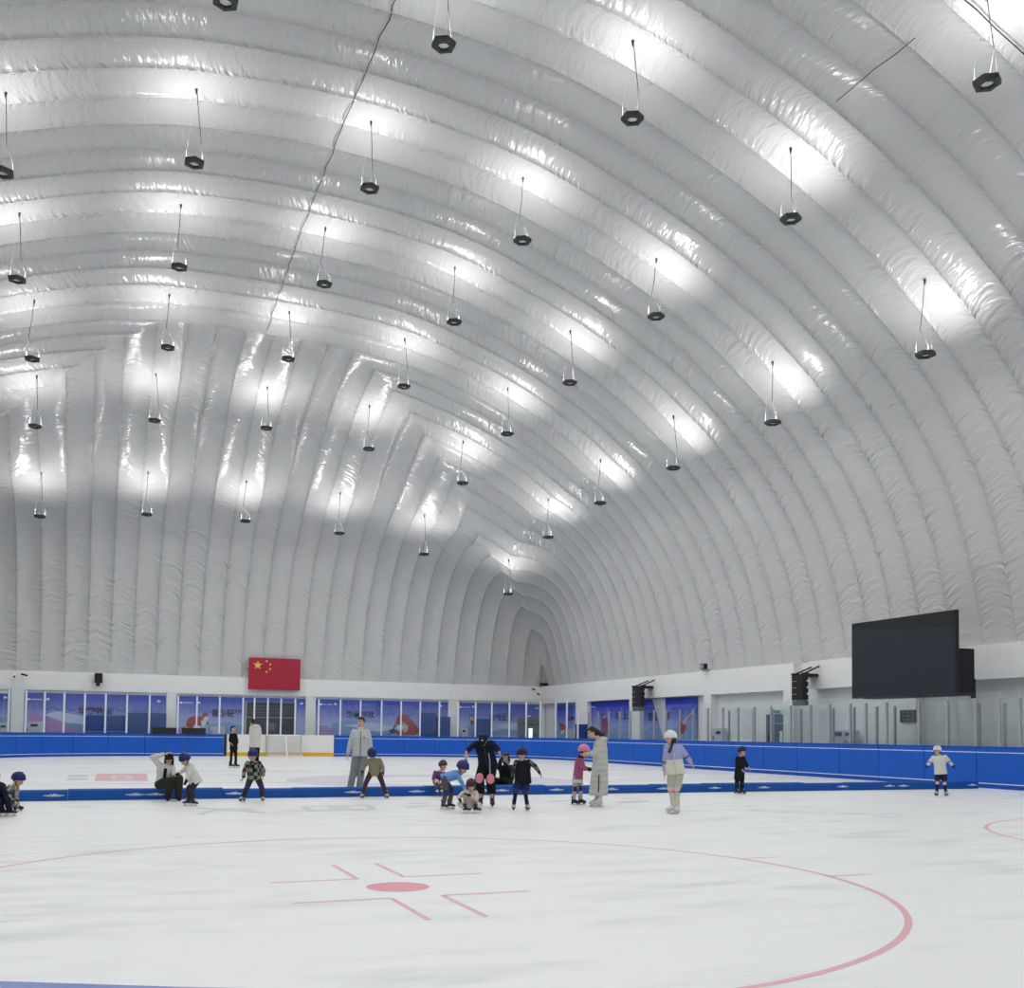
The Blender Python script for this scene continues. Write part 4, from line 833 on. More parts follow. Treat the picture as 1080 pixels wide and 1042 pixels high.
def person(label, ground, zoom, j, face, hs, **k):
    """ground: photo pixel under the feet; zoom: (x0, y0, scale) in which the joints are given; a joint is (x, y[, metres further away]);
    face: head direction as (right, away, up); hs: head size factor against an adult; k: clothes"""
    gx, gy = ground; base = at_z(gx, gy, 0.0); n = unit([base[0], base[1], 0]); rt = np.array([n[1], -n[0], 0.0]); upv = np.array([0, 0, 1.0]); Rr = math.hypot(base[0], base[1])
    t = thing('person', label, 'person', base, k.get('group'))
    def P(q):
        x, y = zoom[0]+q[0]/zoom[2], zoom[1]+q[1]/zoom[2]; D = ray(x, y); dy = q[2] if len(q) > 2 else 0.0
        return D*((Rr+dy)/(D@n)) + EYE - base - EYE@n*0
    def Wd(v): return unit(rt*v[0]+n*v[1]+upv*v[2])
    J = {a: P(b) for a, b in j.items()}
    s = k.get('s', 1.0)
    if not k.get('free'):
        for a in ('aL', 'aR'): J[a][2] = 0.135*s*k.get('fs', 1.0)*(0.55 if k.get('shoes') else 1.0)+k.get('lift', {}).get(a[1], 0.0)
    F = Wd(face); Rh = unit(np.cross(F, upv)); Uh = unit(np.cross(Rh, F)); Cn = J['head']
    shv = J['sR']-J['sL']; hpv = J['hR']-J['hL']; chest = (J['sL']+J['sR'])/2; pel = (J['hL']+J['hR'])/2; ax = unit(chest-pel); bw = k.get('bw', 1.0)
    sd = unit(shv-ax*(shv@ax)) if np.linalg.norm(shv) > 0.03 else unit(np.cross(ax, n)); 
    if k.get('turn') is not None: sd = Wd((math.cos(k['turn']), math.sin(k['turn']), 0)); sd = unit(sd-ax*(sd@ax))
    fd = np.cross(sd, ax); hw = k.get('hw', 0.148*s); sw = k.get('sw', 0.178*s)
    feet = k.get('feet', {})
    # ---- body: one continuous skin
    b = MB(); hk = hs*k.get('hk', 1.0)
    b.ell(Cn+Uh*0.012*hk, Rh*0.074*hk, F*0.094*hk, Uh*0.112*hk, SKIN, 16, 10); b.ell(Cn+F*0.026*hk-Uh*0.062*hk, Rh*0.052*hk, F*0.056*hk, Uh*0.055*hk, SKIN, 14, 8)
    b.cap(Cn+F*0.088*hk+Uh*0.002*hk, Cn+F*0.106*hk-Uh*0.022*hk, 0.009*hk, 0.015*hk, SKIN, 8)
    for e in (-1, 1): b.ell(Cn+Rh*0.074*e*hk-F*0.008*hk-Uh*0.008*hk, Rh*0.012*hk, F*0.018*hk, Uh*0.030*hk, SKIN, 8, 6)
    b.cap(Cn+F*0.091*hk-Uh*0.048*hk-Rh*0.014*hk, Cn+F*0.091*hk-Uh*0.048*hk+Rh*0.014*hk, 0.010*hk, 0.010*hk, SKIN, 8)
    nk = chest+ax*0.03*s; b.cap(nk, Cn-Uh*0.05*hk-F*0.015*hk, 0.052*s, 0.048*hk, SKIN, 12)
    b.loft([(pel-ax*0.07*s, sd*hw*0.6, fd*hw*0.5), (pel, sd*hw, fd*hw*0.68), (pel*0.5+chest*0.5, sd*hw*0.86, fd*hw*0.62), (pel*0.2+chest*0.8, sd*sw*0.9, fd*sw*0.58), (chest, sd*sw*0.86, fd*sw*0.42), (chest+ax*0.05*s, sd*sw*0.35, fd*sw*0.3)], SKIN, 16)
    def limb(mb, pts, rs, m): 
        for (p, q), (r0, r1) in zip(zip(pts[:-1], pts[1:]), zip(rs[:-1], rs[1:])): mb.cap(p, q, r0, r1, m, 12)
    for z in 'LR':
        limb(b, [J['s'+z], J['e'+z], J['w'+z]], [0.050*s, 0.040*s, 0.028*s], SKIN); limb(b, [J['h'+z], J['k'+z], J['a'+z]], [0.080*s, 0.056*s, 0.038*s], SKIN)
        td = feet.get(z, (0, -1)); td = unit(rt*td[0]+n*td[1]); b.cap(J['a'+z]-upv*0.03*s, J['a'+z]+td*0.11*s-upv*0.05*s, 0.034*s, 0.026*s, SKIN, 8)
        hd = k.get('hand'+z); dvec = unit(J['w'+z]-J['e'+z]) if hd is None else Wd(hd); hand(b, J['w'+z], dvec, fd*0.3-sd*(1 if z == 'R' else -1)+n*0.2, 0.95*s, k.get('curl', 0.55), 1 if z == 'L' else -1)
    body = remesh(b, 'body', t, 0.0075 if s > 0.85 else 0.0065, 1, [SKIN, EYE_M, LIP])
    me = body.data; ctr = np.zeros(len(me.polygons)*3); me.polygons.foreach_get('center', ctr); ctr = ctr.reshape(-1, 3); idx = np.zeros(len(ctr), int)
    for e in (-1, 1):
        idx[np.linalg.norm((ctr-(Cn+F*0.085*hk+Rh*0.032*e*hk+Uh*0.014*hk))*1.0, axis=1) < 0.0135*hk] = 1
        dlt = ctr-(Cn+F*0.085*hk+Rh*0.033*e*hk+Uh*0.034*hk); idx[(np.abs(dlt@Rh) < 0.019*hk) & (np.abs(dlt@Uh) < 0.005*hk) & (dlt@F > -0.03*hk)] = 1
    dlt = ctr-(Cn+F*0.095*hk-Uh*0.048*hk); idx[(np.abs(dlt@Rh) < 0.024*hk) & (np.abs(dlt@Uh) < 0.008*hk) & (dlt@F > -0.03*hk)] = 2
    me.polygons.foreach_set('material_index', idx.tolist())
    vx = 0.012*max(s, 0.75)
    # ---- trousers
    tm, tr = k['pants'], k.get('pr', 1.25); q = MB(); 
    q.loft([(pel-ax*0.085*s, sd*hw*0.8, fd*hw*0.75), (pel-ax*0.02*s, sd*hw*1.10, fd*hw*0.88), (pel+ax*0.09*s, sd*hw*1.02, fd*hw*0.8)], tm, 16)
    cuff = k.get('cuff', 1.0)
    for z in 'LR':
        h_, kn, an = J['h'+z], J['k'+z], J['a'+z]; end = kn+(an-kn)*cuff if cuff > 0 else h_+(kn-h_)*(1+cuff)
        if cuff > 0:
            q.cap(h_, kn, 0.082*s*tr, 0.062*s*tr*k.get('flare', 1.0), tm, 14); q.tube(kn, end, 0.062*s*tr*k.get('flare', 1.0), 0.05*s*tr*k.get('flare', 1.0)**2, tm, 14, True)
        else: q.tube(h_, end, 0.085*s*tr, 0.075*s*tr, tm, 14, True)
    remesh(q, k.get('pants_name', 'trousers'), t, vx, 1, [tm])
    if k.get('socks') is not None:
        q = MB()
        for z in 'LR': kn, an = J['k'+z], J['a'+z]; q.tube(kn-(an-kn)*0.04, an, 0.056*s, 0.046*s, k['socks'], 12)
        remesh(q, 'socks', t, vx, 1, [k['socks']])
    # ---- top
    jm, jr, hem = k['top'], k.get('jr', 1.18), k.get('hem', 0.06); q = MB(); hemp = pel-ax*hem*s
    secs = [(hemp, sd*hw*1.12*bw*jr, fd*hw*0.86*jr*bw), (pel*0.85+chest*0.15, sd*hw*1.06*jr*bw, fd*hw*0.82*jr*bw), (pel*0.5+chest*0.5, sd*hw*0.98*jr*bw, fd*hw*0.78*jr*bw), (pel*0.25+chest*0.75, sd*sw*0.94*jr, fd*sw*0.68*jr), (chest-ax*0.035*s, sd*sw*0.90*jr, fd*sw*0.58*jr), (chest+ax*0.005*s, sd*sw*0.76*jr, fd*sw*0.50*jr), (chest+ax*0.035*s, sd*sw*0.56*jr, fd*sw*0.44*jr), (chest+ax*0.065*s, sd*sw*0.38*jr, fd*sw*0.38*jr)]
    if k.get('coat'):                                     # long coat reaching to the shins
        foot = (J['aL']+J['aR'])/2; low = foot+(pel-foot)*k['coat']; secs = [(low, sd*hw*1.42, fd*hw*1.25), (low*0.5+pel*0.5, sd*hw*1.36, fd*hw*1.18)]+secs[1:]
    q.loft(secs, jm, 18)
    sl = k.get('sleeve', 0.95); sm_ = k.get('sleeve_mat', jm); q2 = q if sm_ is jm else MB()
    for z in 'LR':
        s_, e_, w_ = J['s'+z], J['e'+z], J['w'+z]; q2.cap(s_, e_, 0.060*s*jr, 0.050*s*jr, sm_, 12)
        if sl > 0: q2.tube(e_, e_+(w_-e_)*sl, 0.050*s*jr, 0.040*s*jr, sm_, 12, True)
    jk = remesh(q, k.get('top_name', 'jacket'), t, vx, 1, [jm])
    if q2 is not q: remesh(q2, 'sleeves', t, vx, 1, [sm_])
    if k.get('lower_top') is not None:                    # two-tone jacket: lower body in another colour
        m2, fr_ = k['lower_top']; jk.data.materials.append(m2); me = jk.data; ctr = np.zeros(len(me.polygons)*3); me.polygons.foreach_get('center', ctr); ctr = ctr.reshape(-1, 3)
        yk = (ctr-pel)@ax/np.linalg.norm(chest-pel); xk = np.abs((ctr-(pel+chest)/2)@sd); me.polygons.foreach_set('material_index', ((yk < fr_) & (xk < hw*1.12*jr*bw*1.02)).astype(int).tolist())
    if k.get('bands') is not None:
        for z in 'LR':
            q = MB(); e_, w_ = J['e'+z], J['w'+z]; d_ = w_-e_
            for f in k.get('band_at', (0.02, 0.16)): c0 = e_+d_*f; c1 = e_+d_*(f+0.08); q.tube(c0, c1, 0.053*s*jr, 0.053*s*jr, k['bands'], 12)
            q.build('sleeve_band', t, True)
    if k.get('zip') is not None:
        q = MB(); pts = []
        for f in np.linspace(0.02, 1.02, 7):
            c0 = hemp+(chest-hemp)*f; dep = np.interp(f, [0, 0.5, 0.8, 1.02], [hw*0.87*jr*bw, hw*0.82*jr*bw, sw*0.68*jr, sw*0.50*jr]); pts.append(c0+fd*k.get('front', 1)*dep)
        q.path(pts, 0.008*s, k['zip'], 6); q.build('zip', t, True)
    if k.get('hood') is not None:
        q = MB(); Fh = unit(F-upv*(F@upv)); c0 = chest+ax*0.045*s-Fh*0.055*s; q.ell(c0, Rh*0.150*s, Fh*0.105*s, upv*0.075*s, k['hood'], 12, 6); remesh(q, 'hood', t, vx, 2, [k['hood']])
    if k.get('collar') is not None:
        q = MB(); q.tube(nk-ax*0.02*s, nk+(Cn-nk)*0.42, 0.082*s, 0.070*s, k['collar'], 12); q.build('collar', t, True)
    if k.get('vest') is not None:
        q = MB(); q.loft([(c, a*1.09, b_*1.10) for c, a, b_ in secs[:-1]], k['vest'], 18); remesh(q, 'vest', t, vx, 1, [k['vest']])
    # ---- hands in gloves, knee pads
    if k.get('gloves') is not None:
        for z in 'LR':
            hd = k.get('hand'+z); dvec = unit(J['w'+z]-J['e'+z]) if hd is None else Wd(hd); g = MB(); hand(g, J['w'+z]-dvec*0.005, dvec, fd*0.3-sd*(1 if z == 'R' else -1)+n*0.2, 1.12*s, k.get('curl', 0.55), 1 if z == 'L' else -1); g.cap(J['w'+z]-dvec*0.04*s, J['w'+z]+dvec*0.02*s, 0.042*s, 0.040*s, SKIN, 10)
            remesh(g, 'glove', t, 0.0075, 1, [k['gloves']])
    if k.get('pads') is not None:
        for z in 'LR':
            kn = J['k'+z]; dl = unit(J['a'+z]-J['h'+z]); fw_ = unit(-n*0.8+Wd(face)*0.2); fw_ = unit(fw_-dl*(fw_@dl)); r = k.get('padr', 0.075)*s; off = k.get('pado', 0.0)
            g = MB(); g.ell(kn+fw_*(0.035+off)*s, unit(np.cross(dl, fw_))*r, fw_*r*0.75, dl*r*k.get('padl', 1.35), k['pads'], 14, 8); pd = g.build('knee_pad', t, True)
            g = MB()
            for e in (-0.06, 0.06): g.tube(kn+dl*(e-0.012)*s, kn+dl*(e+0.012)*s, 0.074*s*max(tr*0.88, 1), 0.074*s*max(tr*0.88, 1), k.get('strap', BLACK), 14)
            st = g.build('strap', None, True); st.parent = pd
    # ---- skates
    bm = k.get('boot')
    if bm is not None:
        for z in 'LR':
            td = feet.get(z, (0, -1)); tl = td[2] if len(td) > 2 else 0.0; td = unit(rt*td[0]+n*td[1]+upv*tl); an = J['a'+z]; lat = unit(np.cross(td, upv)); uu = unit(np.cross(lat, td)); fs = 1.0*s*k.get('fs', 1.0)
            sole = an-uu*0.055*fs; g = MB()
            g.loft([(an+uu*0.13*fs-td*0.02*fs, lat*0.052*fs, td*0.060*fs), (an+uu*0.05*fs-td*0.015*fs, lat*0.046*fs, td*0.056*fs), (an-uu*0.01*fs, lat*0.044*fs, td*0.066*fs), (sole, lat*0.042*fs, td*0.07*fs)], bm, 14)
            g.loft([(sole+td*(-0.075)*fs+uu*0.03*fs, lat*0.03*fs, uu*0.03*fs), (sole+td*0.03*fs+uu*0.045*fs, lat*0.044*fs, uu*0.048*fs), (sole+td*0.11*fs+uu*0.025*fs, lat*0.046*fs, uu*0.032*fs), (sole+td*0.165*fs+uu*0.012*fs, lat*0.034*fs, uu*0.018*fs)], bm, 12)
            bt = remesh(g, 'skate_boot', t, 0.009, 1, [bm])
            if k.get('shoes'): continue
            g = MB(); c0 = sole-uu*0.012*fs
            def bar(mb, p0, p1, wd, h0, m): 
                mb.hexa([tuple(x) for x in (p0-lat*wd-uu*h0, p1-lat*wd-uu*h0, p1+lat*wd-uu*h0, p0+lat*wd-uu*h0, p0-lat*wd+uu*h0, p1-lat*wd+uu*h0, p1+lat*wd+uu*h0, p0+lat*wd+uu*h0)], m)
            hm = k.get('holder', BLACK); bar(g, c0-td*0.085*fs, c0+td*0.15*fs, 0.038*fs, 0.012*fs, hm); bar(g, c0-td*0.06*fs-uu*0.025*fs, c0-td*0.02*fs-uu*0.025*fs, 0.015*fs, 0.02*fs, hm); bar(g, c0+td*0.07*fs-uu*0.025*fs, c0+td*0.12*fs-uu*0.025*fs, 0.015*fs, 0.02*fs, hm)
            ho = g.build('blade_holder', None); ho.parent = bt
            g = MB(); dz = max(0.02, (c0-uu*0.045*fs)[2]*0.5); bar(g, c0-td*0.105*fs-uu*0.052*fs, c0+td*0.15*fs-uu*0.052*fs, 0.004*fs+0.002, 0.014*fs, BLADE); bl = g.build('blade', None); bl.parent = bt
            if k.get('laces') is not None:
                g = MB()
                for f in (0.02, 0.055, 0.09): c1 = an+uu*(0.10-f*1.0)*fs+td*(0.045+f*0.35)*fs; g.cap(c1-lat*0.035*fs, c1+lat*0.035*fs, 0.008*fs, 0.008*fs, k['laces'], 6)
                lc = g.build('laces', None, True); lc.parent = bt
    # ---- hair, helmet, cap
    hr = k.get('hair', 'short')
    if hr:
        q = MB(); q.ell(Cn-F*0.020*hk+Uh*0.030*hk, Rh*0.084*hk, F*0.092*hk, Uh*0.104*hk, HAIR, 14, 8); q.ell(Cn+F*0.055*hk+Uh*0.085*hk, Rh*0.060*hk, F*0.040*hk, Uh*0.034*hk, HAIR, 12, 6)
        if hr in ('long', 'bun', 'braid', 'bob'):
            q.ell(Cn-F*0.055*hk-Uh*0.03*hk, Rh*0.082*hk, F*0.055*hk, Uh*0.10*hk, HAIR, 12, 6)
        if hr == 'bob':
            for e in (-1, 1): q.ell(Cn+Rh*0.078*e*hk-F*0.0*hk-Uh*0.05*hk, Rh*0.026*hk, F*0.055*hk, Uh*0.10*hk, HAIR, 10, 6)
        if hr == 'bun': q.ell(Cn-F*0.105*hk+Uh*0.055*hk, Rh*0.045*hk, F*0.045*hk, Uh*0.045*hk, HAIR, 10, 6)
        if hr == 'long': q.cap(Cn-F*0.09*hk, P(k['tail']), 0.062*hk, 0.03*hk, HAIR, 10)
        if hr == 'braid': q.path([Cn+Uh*-0.02*hk-F*0.02*hk+Rh*k.get('tside', 0.07)*hk, Cn-Uh*0.11*hk+Rh*k.get('tside', 0.07)*1.1*hk, P(k['tail'])], 0.030*hk, HAIR, 10)
        remesh(q, 'hair', t, 0.009, 1, [HAIR])
    if k.get('helmet') is not None:
        hm, ro = k['helmet'], k.get('hr', 1.0); g = MB(); R0 = np.array([0.108, 0.134, 0.125])*hk*ro; N_, K_ = 20, 9; c0 = Cn+Uh*0.034*hk-F*0.004*hk; rings = []
        for kk in range(K_+1):
            el = -0.22+(PI/2+0.22)*kk/K_; ring_ = []
            for i in range(N_):
                a = 2*PI*i/N_; fwd = math.sin(a); lift = 0.16*max(0, fwd)*(1-kk/K_)-0.12*max(0, -fwd)*(1-kk/K_); ee = el+lift; rr = math.cos(ee); rib = 1.0+0.025*math.cos(4*a)*math.sin(2*max(ee, 0))
                ring_.append(c0+Rh*R0[0]*rr*math.cos(a)*rib+F*R0[1]*rr*fwd*rib+Uh*R0[2]*math.sin(ee)*rib)
            rings.append(ring_)
        inner = [[c0+(p-c0)*0.90 for p in r_] for r_ in rings]; vs = [p for r_ in rings for p in r_]; o_ = len(vs); vs += [p for r_ in inner for p in r_]; fs = []
        for kk in range(K_):
            for i in range(N_):
                i2 = (i+1) % N_; fs.append((kk*N_+i, kk*N_+i2, (kk+1)*N_+i2, (kk+1)*N_+i)); fs.append((o_+kk*N_+i, o_+(kk+1)*N_+i, o_+(kk+1)*N_+i2, o_+kk*N_+i2))
        for i in range(N_): i2 = (i+1) % N_; fs.append((i, o_+i, o_+i2, i2))
        g.add(vs, fs, hm); ho = g.build('helmet', t, True)
        g = MB()
        for e in (-0.45, 0.0, 0.45):
            for f in (0.75, 1.15):
                d_ = Rh*math.sin(e)*math.cos(f)+F*math.cos(e)*math.cos(f)+Uh*math.sin(f); p = c0+Rh*R0[0]*(d_@Rh)+F*R0[1]*(d_@F)+Uh*R0[2]*(d_@Uh); p2 = p-F*0.045*hk+Uh*0.008*hk; g.cap(p*1.0, p2, 0.010*hk, 0.008*hk, k.get('vent', BLACK), 6)
        v_ = g.build('vent', None, True); v_.parent = ho
        g = MB()
        for e in (-1, 1): g.path([c0+Rh*R0[0]*0.96*e-Uh*0.02*hk, Cn+Rh*0.066*e*hk-Uh*0.06*hk+F*0.02*hk, Cn+F*0.045*hk-Uh*0.122*hk], 0.008*hk, BLACK, 6)
        s_ = g.build('chin_strap', None, True); s_.parent = ho
    if k.get('cap') is not None:
        g = MB(); c0 = Cn+Uh*0.045*hk; g.ell(c0, Rh*0.092*hk, F*0.110*hk, Uh*0.085*hk, k['cap'], 16, 8); bl = [c0+F*0.085*hk-Uh*0.005*hk, c0+F*0.175*hk-Uh*0.035*hk]
        g.loft([(bl[0], Rh*0.075*hk, Uh*0.012*hk), (bl[0]*0.4+bl[1]*0.6, Rh*0.072*hk, Uh*0.010*hk), (bl[1], Rh*0.045*hk, Uh*0.008*hk)], k['cap'], 12); cp_ = remesh(g, 'cap', t, 0.008, 1, [k['cap']])
        if k.get('cap_logo'):
            g = MB(); p = c0+F*0.105*hk+Uh*0.035*hk; g.ell(p, Rh*0.026*hk, F*0.008*hk, Uh*0.011*hk, LOGO, 10, 5); q_ = g.build('cap_logo', None, True); q_.parent = cp_
    if k.get('glasses'):
        g = MB()
        for e in (-1, 1): g.ell(Cn+F*0.098*hk+Rh*0.034*e*hk+Uh*0.010*hk, Rh*0.028*hk, F*0.008*hk, Uh*0.022*hk, BLACK, 12, 6)
        g.cap(Cn+F*0.10*hk-Rh*0.01*hk+Uh*0.015*hk, Cn+F*0.10*hk+Rh*0.01*hk+Uh*0.015*hk, 0.004*hk, 0.004*hk, BLACK, 6); g.build('glasses', t, True)
    if k.get('scarf') is not None:
        g = MB(); g.cap(Cn-Uh*0.07*hk+F*0.03*hk, Cn-Uh*0.13*hk+F*0.02*hk, 0.075*hk, 0.095*hk, k['scarf'], 12); remesh(g, 'scarf', t, 0.01, 2, [k['scarf']])
    if k.get('inner') is not None:
        g = MB(); pts = []
        for f in np.linspace(0.35, 0.93, 5): pts.append((pel+(chest-pel)*f+fd*k.get('front', 1)*np.interp(f, [0.3, 0.8, 1.0], [hw*0.80*jr*bw, sw*0.66*jr, sw*0.50*jr]), sd*0.035*s, ax*0.001+fd*0.012*s))
        g.loft(pts, k['inner'], 10); g.build('inner_shirt', t, True)
    if k.get('chest_logo') is not None:
        g = MB(); p = pel+(chest-pel)*0.74+fd*k.get('front', 1)*(sw*0.70*jr)+sd*k['chest_logo']*s; g.ell(p, sd*0.030*s, fd*0.012*s, ax*0.012*s, INKD, 8, 5); g.build('chest_badge', t, True)
    for nm, pts, r, m in k.get('extra', []):
        g = MB(); g.path([P(p) for p in pts], r, m, 6); g.build(nm, t, True)
    return t, J

def cloth(name, rgb, amt=0.10): return mat(name, rgb, 0.85, 0.2, noise=(14, amt), bump=(22, 0.25))
NAVYK = cloth('cloth_navy', (0.010, 0.013, 0.032)); BLACKC = cloth('cloth_black', (0.009, 0.010, 0.013)); WHITEC = cloth('cloth_white', (0.62, 0.62, 0.59), 0.05); CREAM = cloth('cloth_cream', (0.60, 0.54, 0.46), 0.05)
KHAKI = cloth('cloth_dark_khaki', (0.028, 0.027, 0.020)); GREYJ = cloth('cloth_light_grey', (0.52, 0.55, 0.53), 0.05); GREYP = cloth('cloth_mid_grey', (0.24, 0.26, 0.27), 0.06); OLIVE = cloth('cloth_olive', (0.24, 0.22, 0.15), 0.08); BROWN = cloth('cloth_brown', (0.075, 0.038, 0.026), 0.1)
PURP = cloth('cloth_purple', (0.15, 0.06, 0.17)); SKYB = cloth('cloth_sky_blue', (0.14, 0.30, 0.62), 0.06); TAUPE = cloth('cloth_taupe', (0.10, 0.095, 0.088)); PINKJ = cloth('cloth_rose', (0.36, 0.10, 0.19), 0.08); LILACP = cloth('cloth_lilac_grey', (0.42, 0.38, 0.44), 0.05)
PUFF = cloth('cloth_puffer', (0.50, 0.51, 0.47), 0.05); 
_nt = PUFF.node_tree; _w = _nt.nodes.new('ShaderNodeTexWave'); _w.bands_direction = 'Z'; _w.inputs['Scale'].default_value = 2.6; _tc = _nt.nodes.new('ShaderNodeTexCoord'); _b = _nt.nodes.new('ShaderNodeBump'); _b.inputs['Strength'].default_value = 0.5; _b.inputs['Distance'].default_value = 0.03
_nt.links.new(_tc.outputs['Object'], _w.inputs['Vector']); _nt.links.new(_w.outputs['Fac'], _b.inputs['Height']); _nt.links.new(_b.outputs[0], _nt.nodes['Principled BSDF'].inputs['Normal'])
LAV = cloth('cloth_lavender', (0.34, 0.36, 0.60), 0.05); IVORY = cloth('cloth_ivory', (0.66, 0.65, 0.56), 0.04); SAGE = cloth('cloth_sage', (0.44, 0.47, 0.37), 0.05); SAGEL = cloth('cloth_pale_sage', (0.55, 0.56, 0.47), 0.05)
SLATE = cloth('cloth_slate', (0.035, 0.036, 0.036)); NAVYS = cloth('cloth_navy_short', (0.016, 0.022, 0.07)); PINKW = cloth('cloth_hem_white', (0.64, 0.60, 0.58), 0.04)
HBLUE = mat('helmet_blue', (0.006, 0.021, 0.13), 0.45, 0.3); HVIO = mat('helmet_violet', (0.032, 0.028, 0.16), 0.45, 0.3); HGREY = mat('helmet_grey', (0.045, 0.05, 0.048), 0.5, 0.3); HWHITE = mat('helmet_white', (0.72, 0.73, 0.70), 0.35); HPINK = mat('helmet_pink', (0.72, 0.22, 0.38), 0.4); HDARK = mat('helmet_dark', (0.022, 0.014, 0.014), 0.45); HNAVY = mat('helmet_navy', (0.010, 0.012, 0.05), 0.45, 0.3)
BOOTB = mat('boot_black', (0.014, 0.014, 0.016), 0.45); BOOTW = mat('boot_white', (0.66, 0.66, 0.62), 0.45); BOOTG = mat('boot_grey', (0.42, 0.43, 0.42), 0.45)
PADB = mat('pad_blue', (0.022, 0.026, 0.15), 0.6, 0.3); PADP = mat('pad_pink', (0.78, 0.28, 0.33), 0.6); PADPL = mat('pad_pale_pink', (0.74, 0.46, 0.50), 0.6); PADK = mat('pad_black', (0.015, 0.015, 0.02), 0.5); BANDN = mat('band_navy', (0.012, 0.016, 0.05), 0.6); ZIPD = mat('zip_dark', (0.03, 0.03, 0.035), 0.5); GLOVEK = cloth('glove_black', (0.012, 0.012, 0.014)); SCARFG = cloth('scarf_grey', (0.30, 0.27, 0.26)); STRAPB = mat('strap_bright_blue', (0.02, 0.05, 0.40), 0.6)
PLAID = pattern_mat('cloth_plaid', ((0.24, 0.23, 0.20), (0.018, 0.018, 0.016)), 13.0, 'plaid'); CAMOL = pattern_mat('cloth_camo_pale', ((0.05, 0.05, 0.045), (0.20, 0.20, 0.17), (0.36, 0.37, 0.34)), 14.0, 'camo'); CAMOD = pattern_mat('cloth_camo_dark', ((0.010, 0.011, 0.010), (0.035, 0.038, 0.030), (0.14, 0.14, 0.12)), 16.0, 'camo')
ZA, ZBm, ZC, ZD, ZE, ZF, ZG, ZH = (0, 810, 18.95), (155, 780, 13.9), (235, 755, 10.97), (355, 745, 9.923), (450, 765, 10.75), (515, 770, 11.33), (592, 755, 10.117), (690, 760, 9.92)
Z19, Z20 = (640, 640, 4.736), (830, 630, 4.32)
person('person in dark navy clothes crouching at the left edge, half out of the picture', (3, 861), ZA, dict(head=(-150, 190), sL=(-190, 340), sR=(-10, 345), eL=(-210, 520), wL=(-150, 680, -.15), eR=(105, 500, -.1), wR=(120, 650, -.2), hL=(-70, 650, .1), hR=(60, 650, .1), kL=(-60, 640, -.3), kR=(150, 640, -.25), aL=(40, 860), aR=(190, 860, -.05)),
       (0.6, -0.7, -0.3), 0.95, s=0.74, top=NAVYK, pants=NAVYK, jr=1.3, pr=1.3, boot=BOOTB, holder=BOOTW, laces=LOGO, feet={'L': (1, -.3), 'R': (1, -.2)}, gloves=GLOVEK, helmet=HNAVY)
person('child in pale camouflage jacket and blue helmet crouching at the left edge', (18, 855.3), ZA, dict(head=(362, 240), sL=(190, 385, .05), sR=(325, 405, -.06), eL=(180, 560, .05), wL=(250, 650, -.1), eR=(335, 560, -.12), wR=(345, 650, -.18), hL=(185, 690, .05), hR=(265, 700, -.02), kL=(255, 660, -.22), kR=(330, 720, -.2), aL=(210, 860), aR=(340, 860, -.05)),
       (0.8, -0.5, -0.25), 0.92, s=0.66, top=CAMOL, pants=CAMOL, boot=BOOTB, feet={'L': (1, -.2), 'R': (1, -.1)}, gloves=GLOVEK, helmet=HBLUE, hr=1.05)
person('person in white cardigan and dark trousers squatting by the divider, hand on cap', (180, 844), ZBm, dict(head=(325, 283, -.05), sL=(190, 380), sR=(365, 392), eL=(82, 258), wL=(262, 212, -.1), eR=(398, 512, -.1), wR=(440, 503, -.12), hL=(195, 655, .08), hR=(300, 660, .08), kL=(350, 610, -.42), kR=(470, 572, -.40), aL=(300, 850, -.2), aR=(462, 850, -.22)),
       (-0.1, -0.95, -0.1), 0.97, s=0.93, top=WHITEC, top_name='cardigan', inner=BLACKC, pants=KHAKI, pr=1.55, hem=0.05, boot=NAVYS, shoes=True, feet={'L': (.1, -1), 'R': (.2, -1)}, hair='bob', glasses=True, cap=BLACKC, handL=(0.9, -.2, .3), handR=(0.9, 0, .2))
person('bent child in white hooded jacket and blue helmet facing the squatting person', (201.5, 850), ZBm, dict(head=(560, 300), sL=(590, 405, .10), sR=(640, 410, -.10), eL=(530, 455, .12), wL=(465, 497, .1), eR=(605, 520, -.14), wR=(580, 588, -.14), hL=(715, 610, .08), hR=(720, 620, -.08), kL=(612, 715, .07), kR=(650, 735, -.07), aL=(605, 890, .07), aR=(680, 895, -.08)),
       (-0.72, -0.5, -0.45), 0.92, s=0.68, top=WHITEC, hood=GREYJ, pants=SLATE, boot=BOOTB, holder=BOOTW, laces=LOGO, feet={'L': (-.9, -.4), 'R': (.8, -.6)}, gloves=GLOVEK, helmet=HBLUE, pads=PADB, padr=0.065, jr=1.25, bw=1.15)
person('skater all in black with a hair bun, far away before the white boards', (246.4, 810), ZC, dict(head=(119, 150), sL=(92, 218), sR=(150, 220), eL=(80, 282), wL=(98, 318, -.12), eR=(167, 288), wR=(172, 322, -.1), hL=(107, 375), hR=(145, 375), kL=(97, 470), kR=(150, 470), aL=(92, 575), aR=(150, 565)),
       (0.7, -0.6, 0.0), 0.95, s=0.9, top=BLACKC, pants=BLACKC, pr=1.0, jr=1.05, boot=BOOTB, holder=BOOTW, feet={'L': (1, -.2), 'R': (1, -.2)}, hair='bun', fs=1.1)
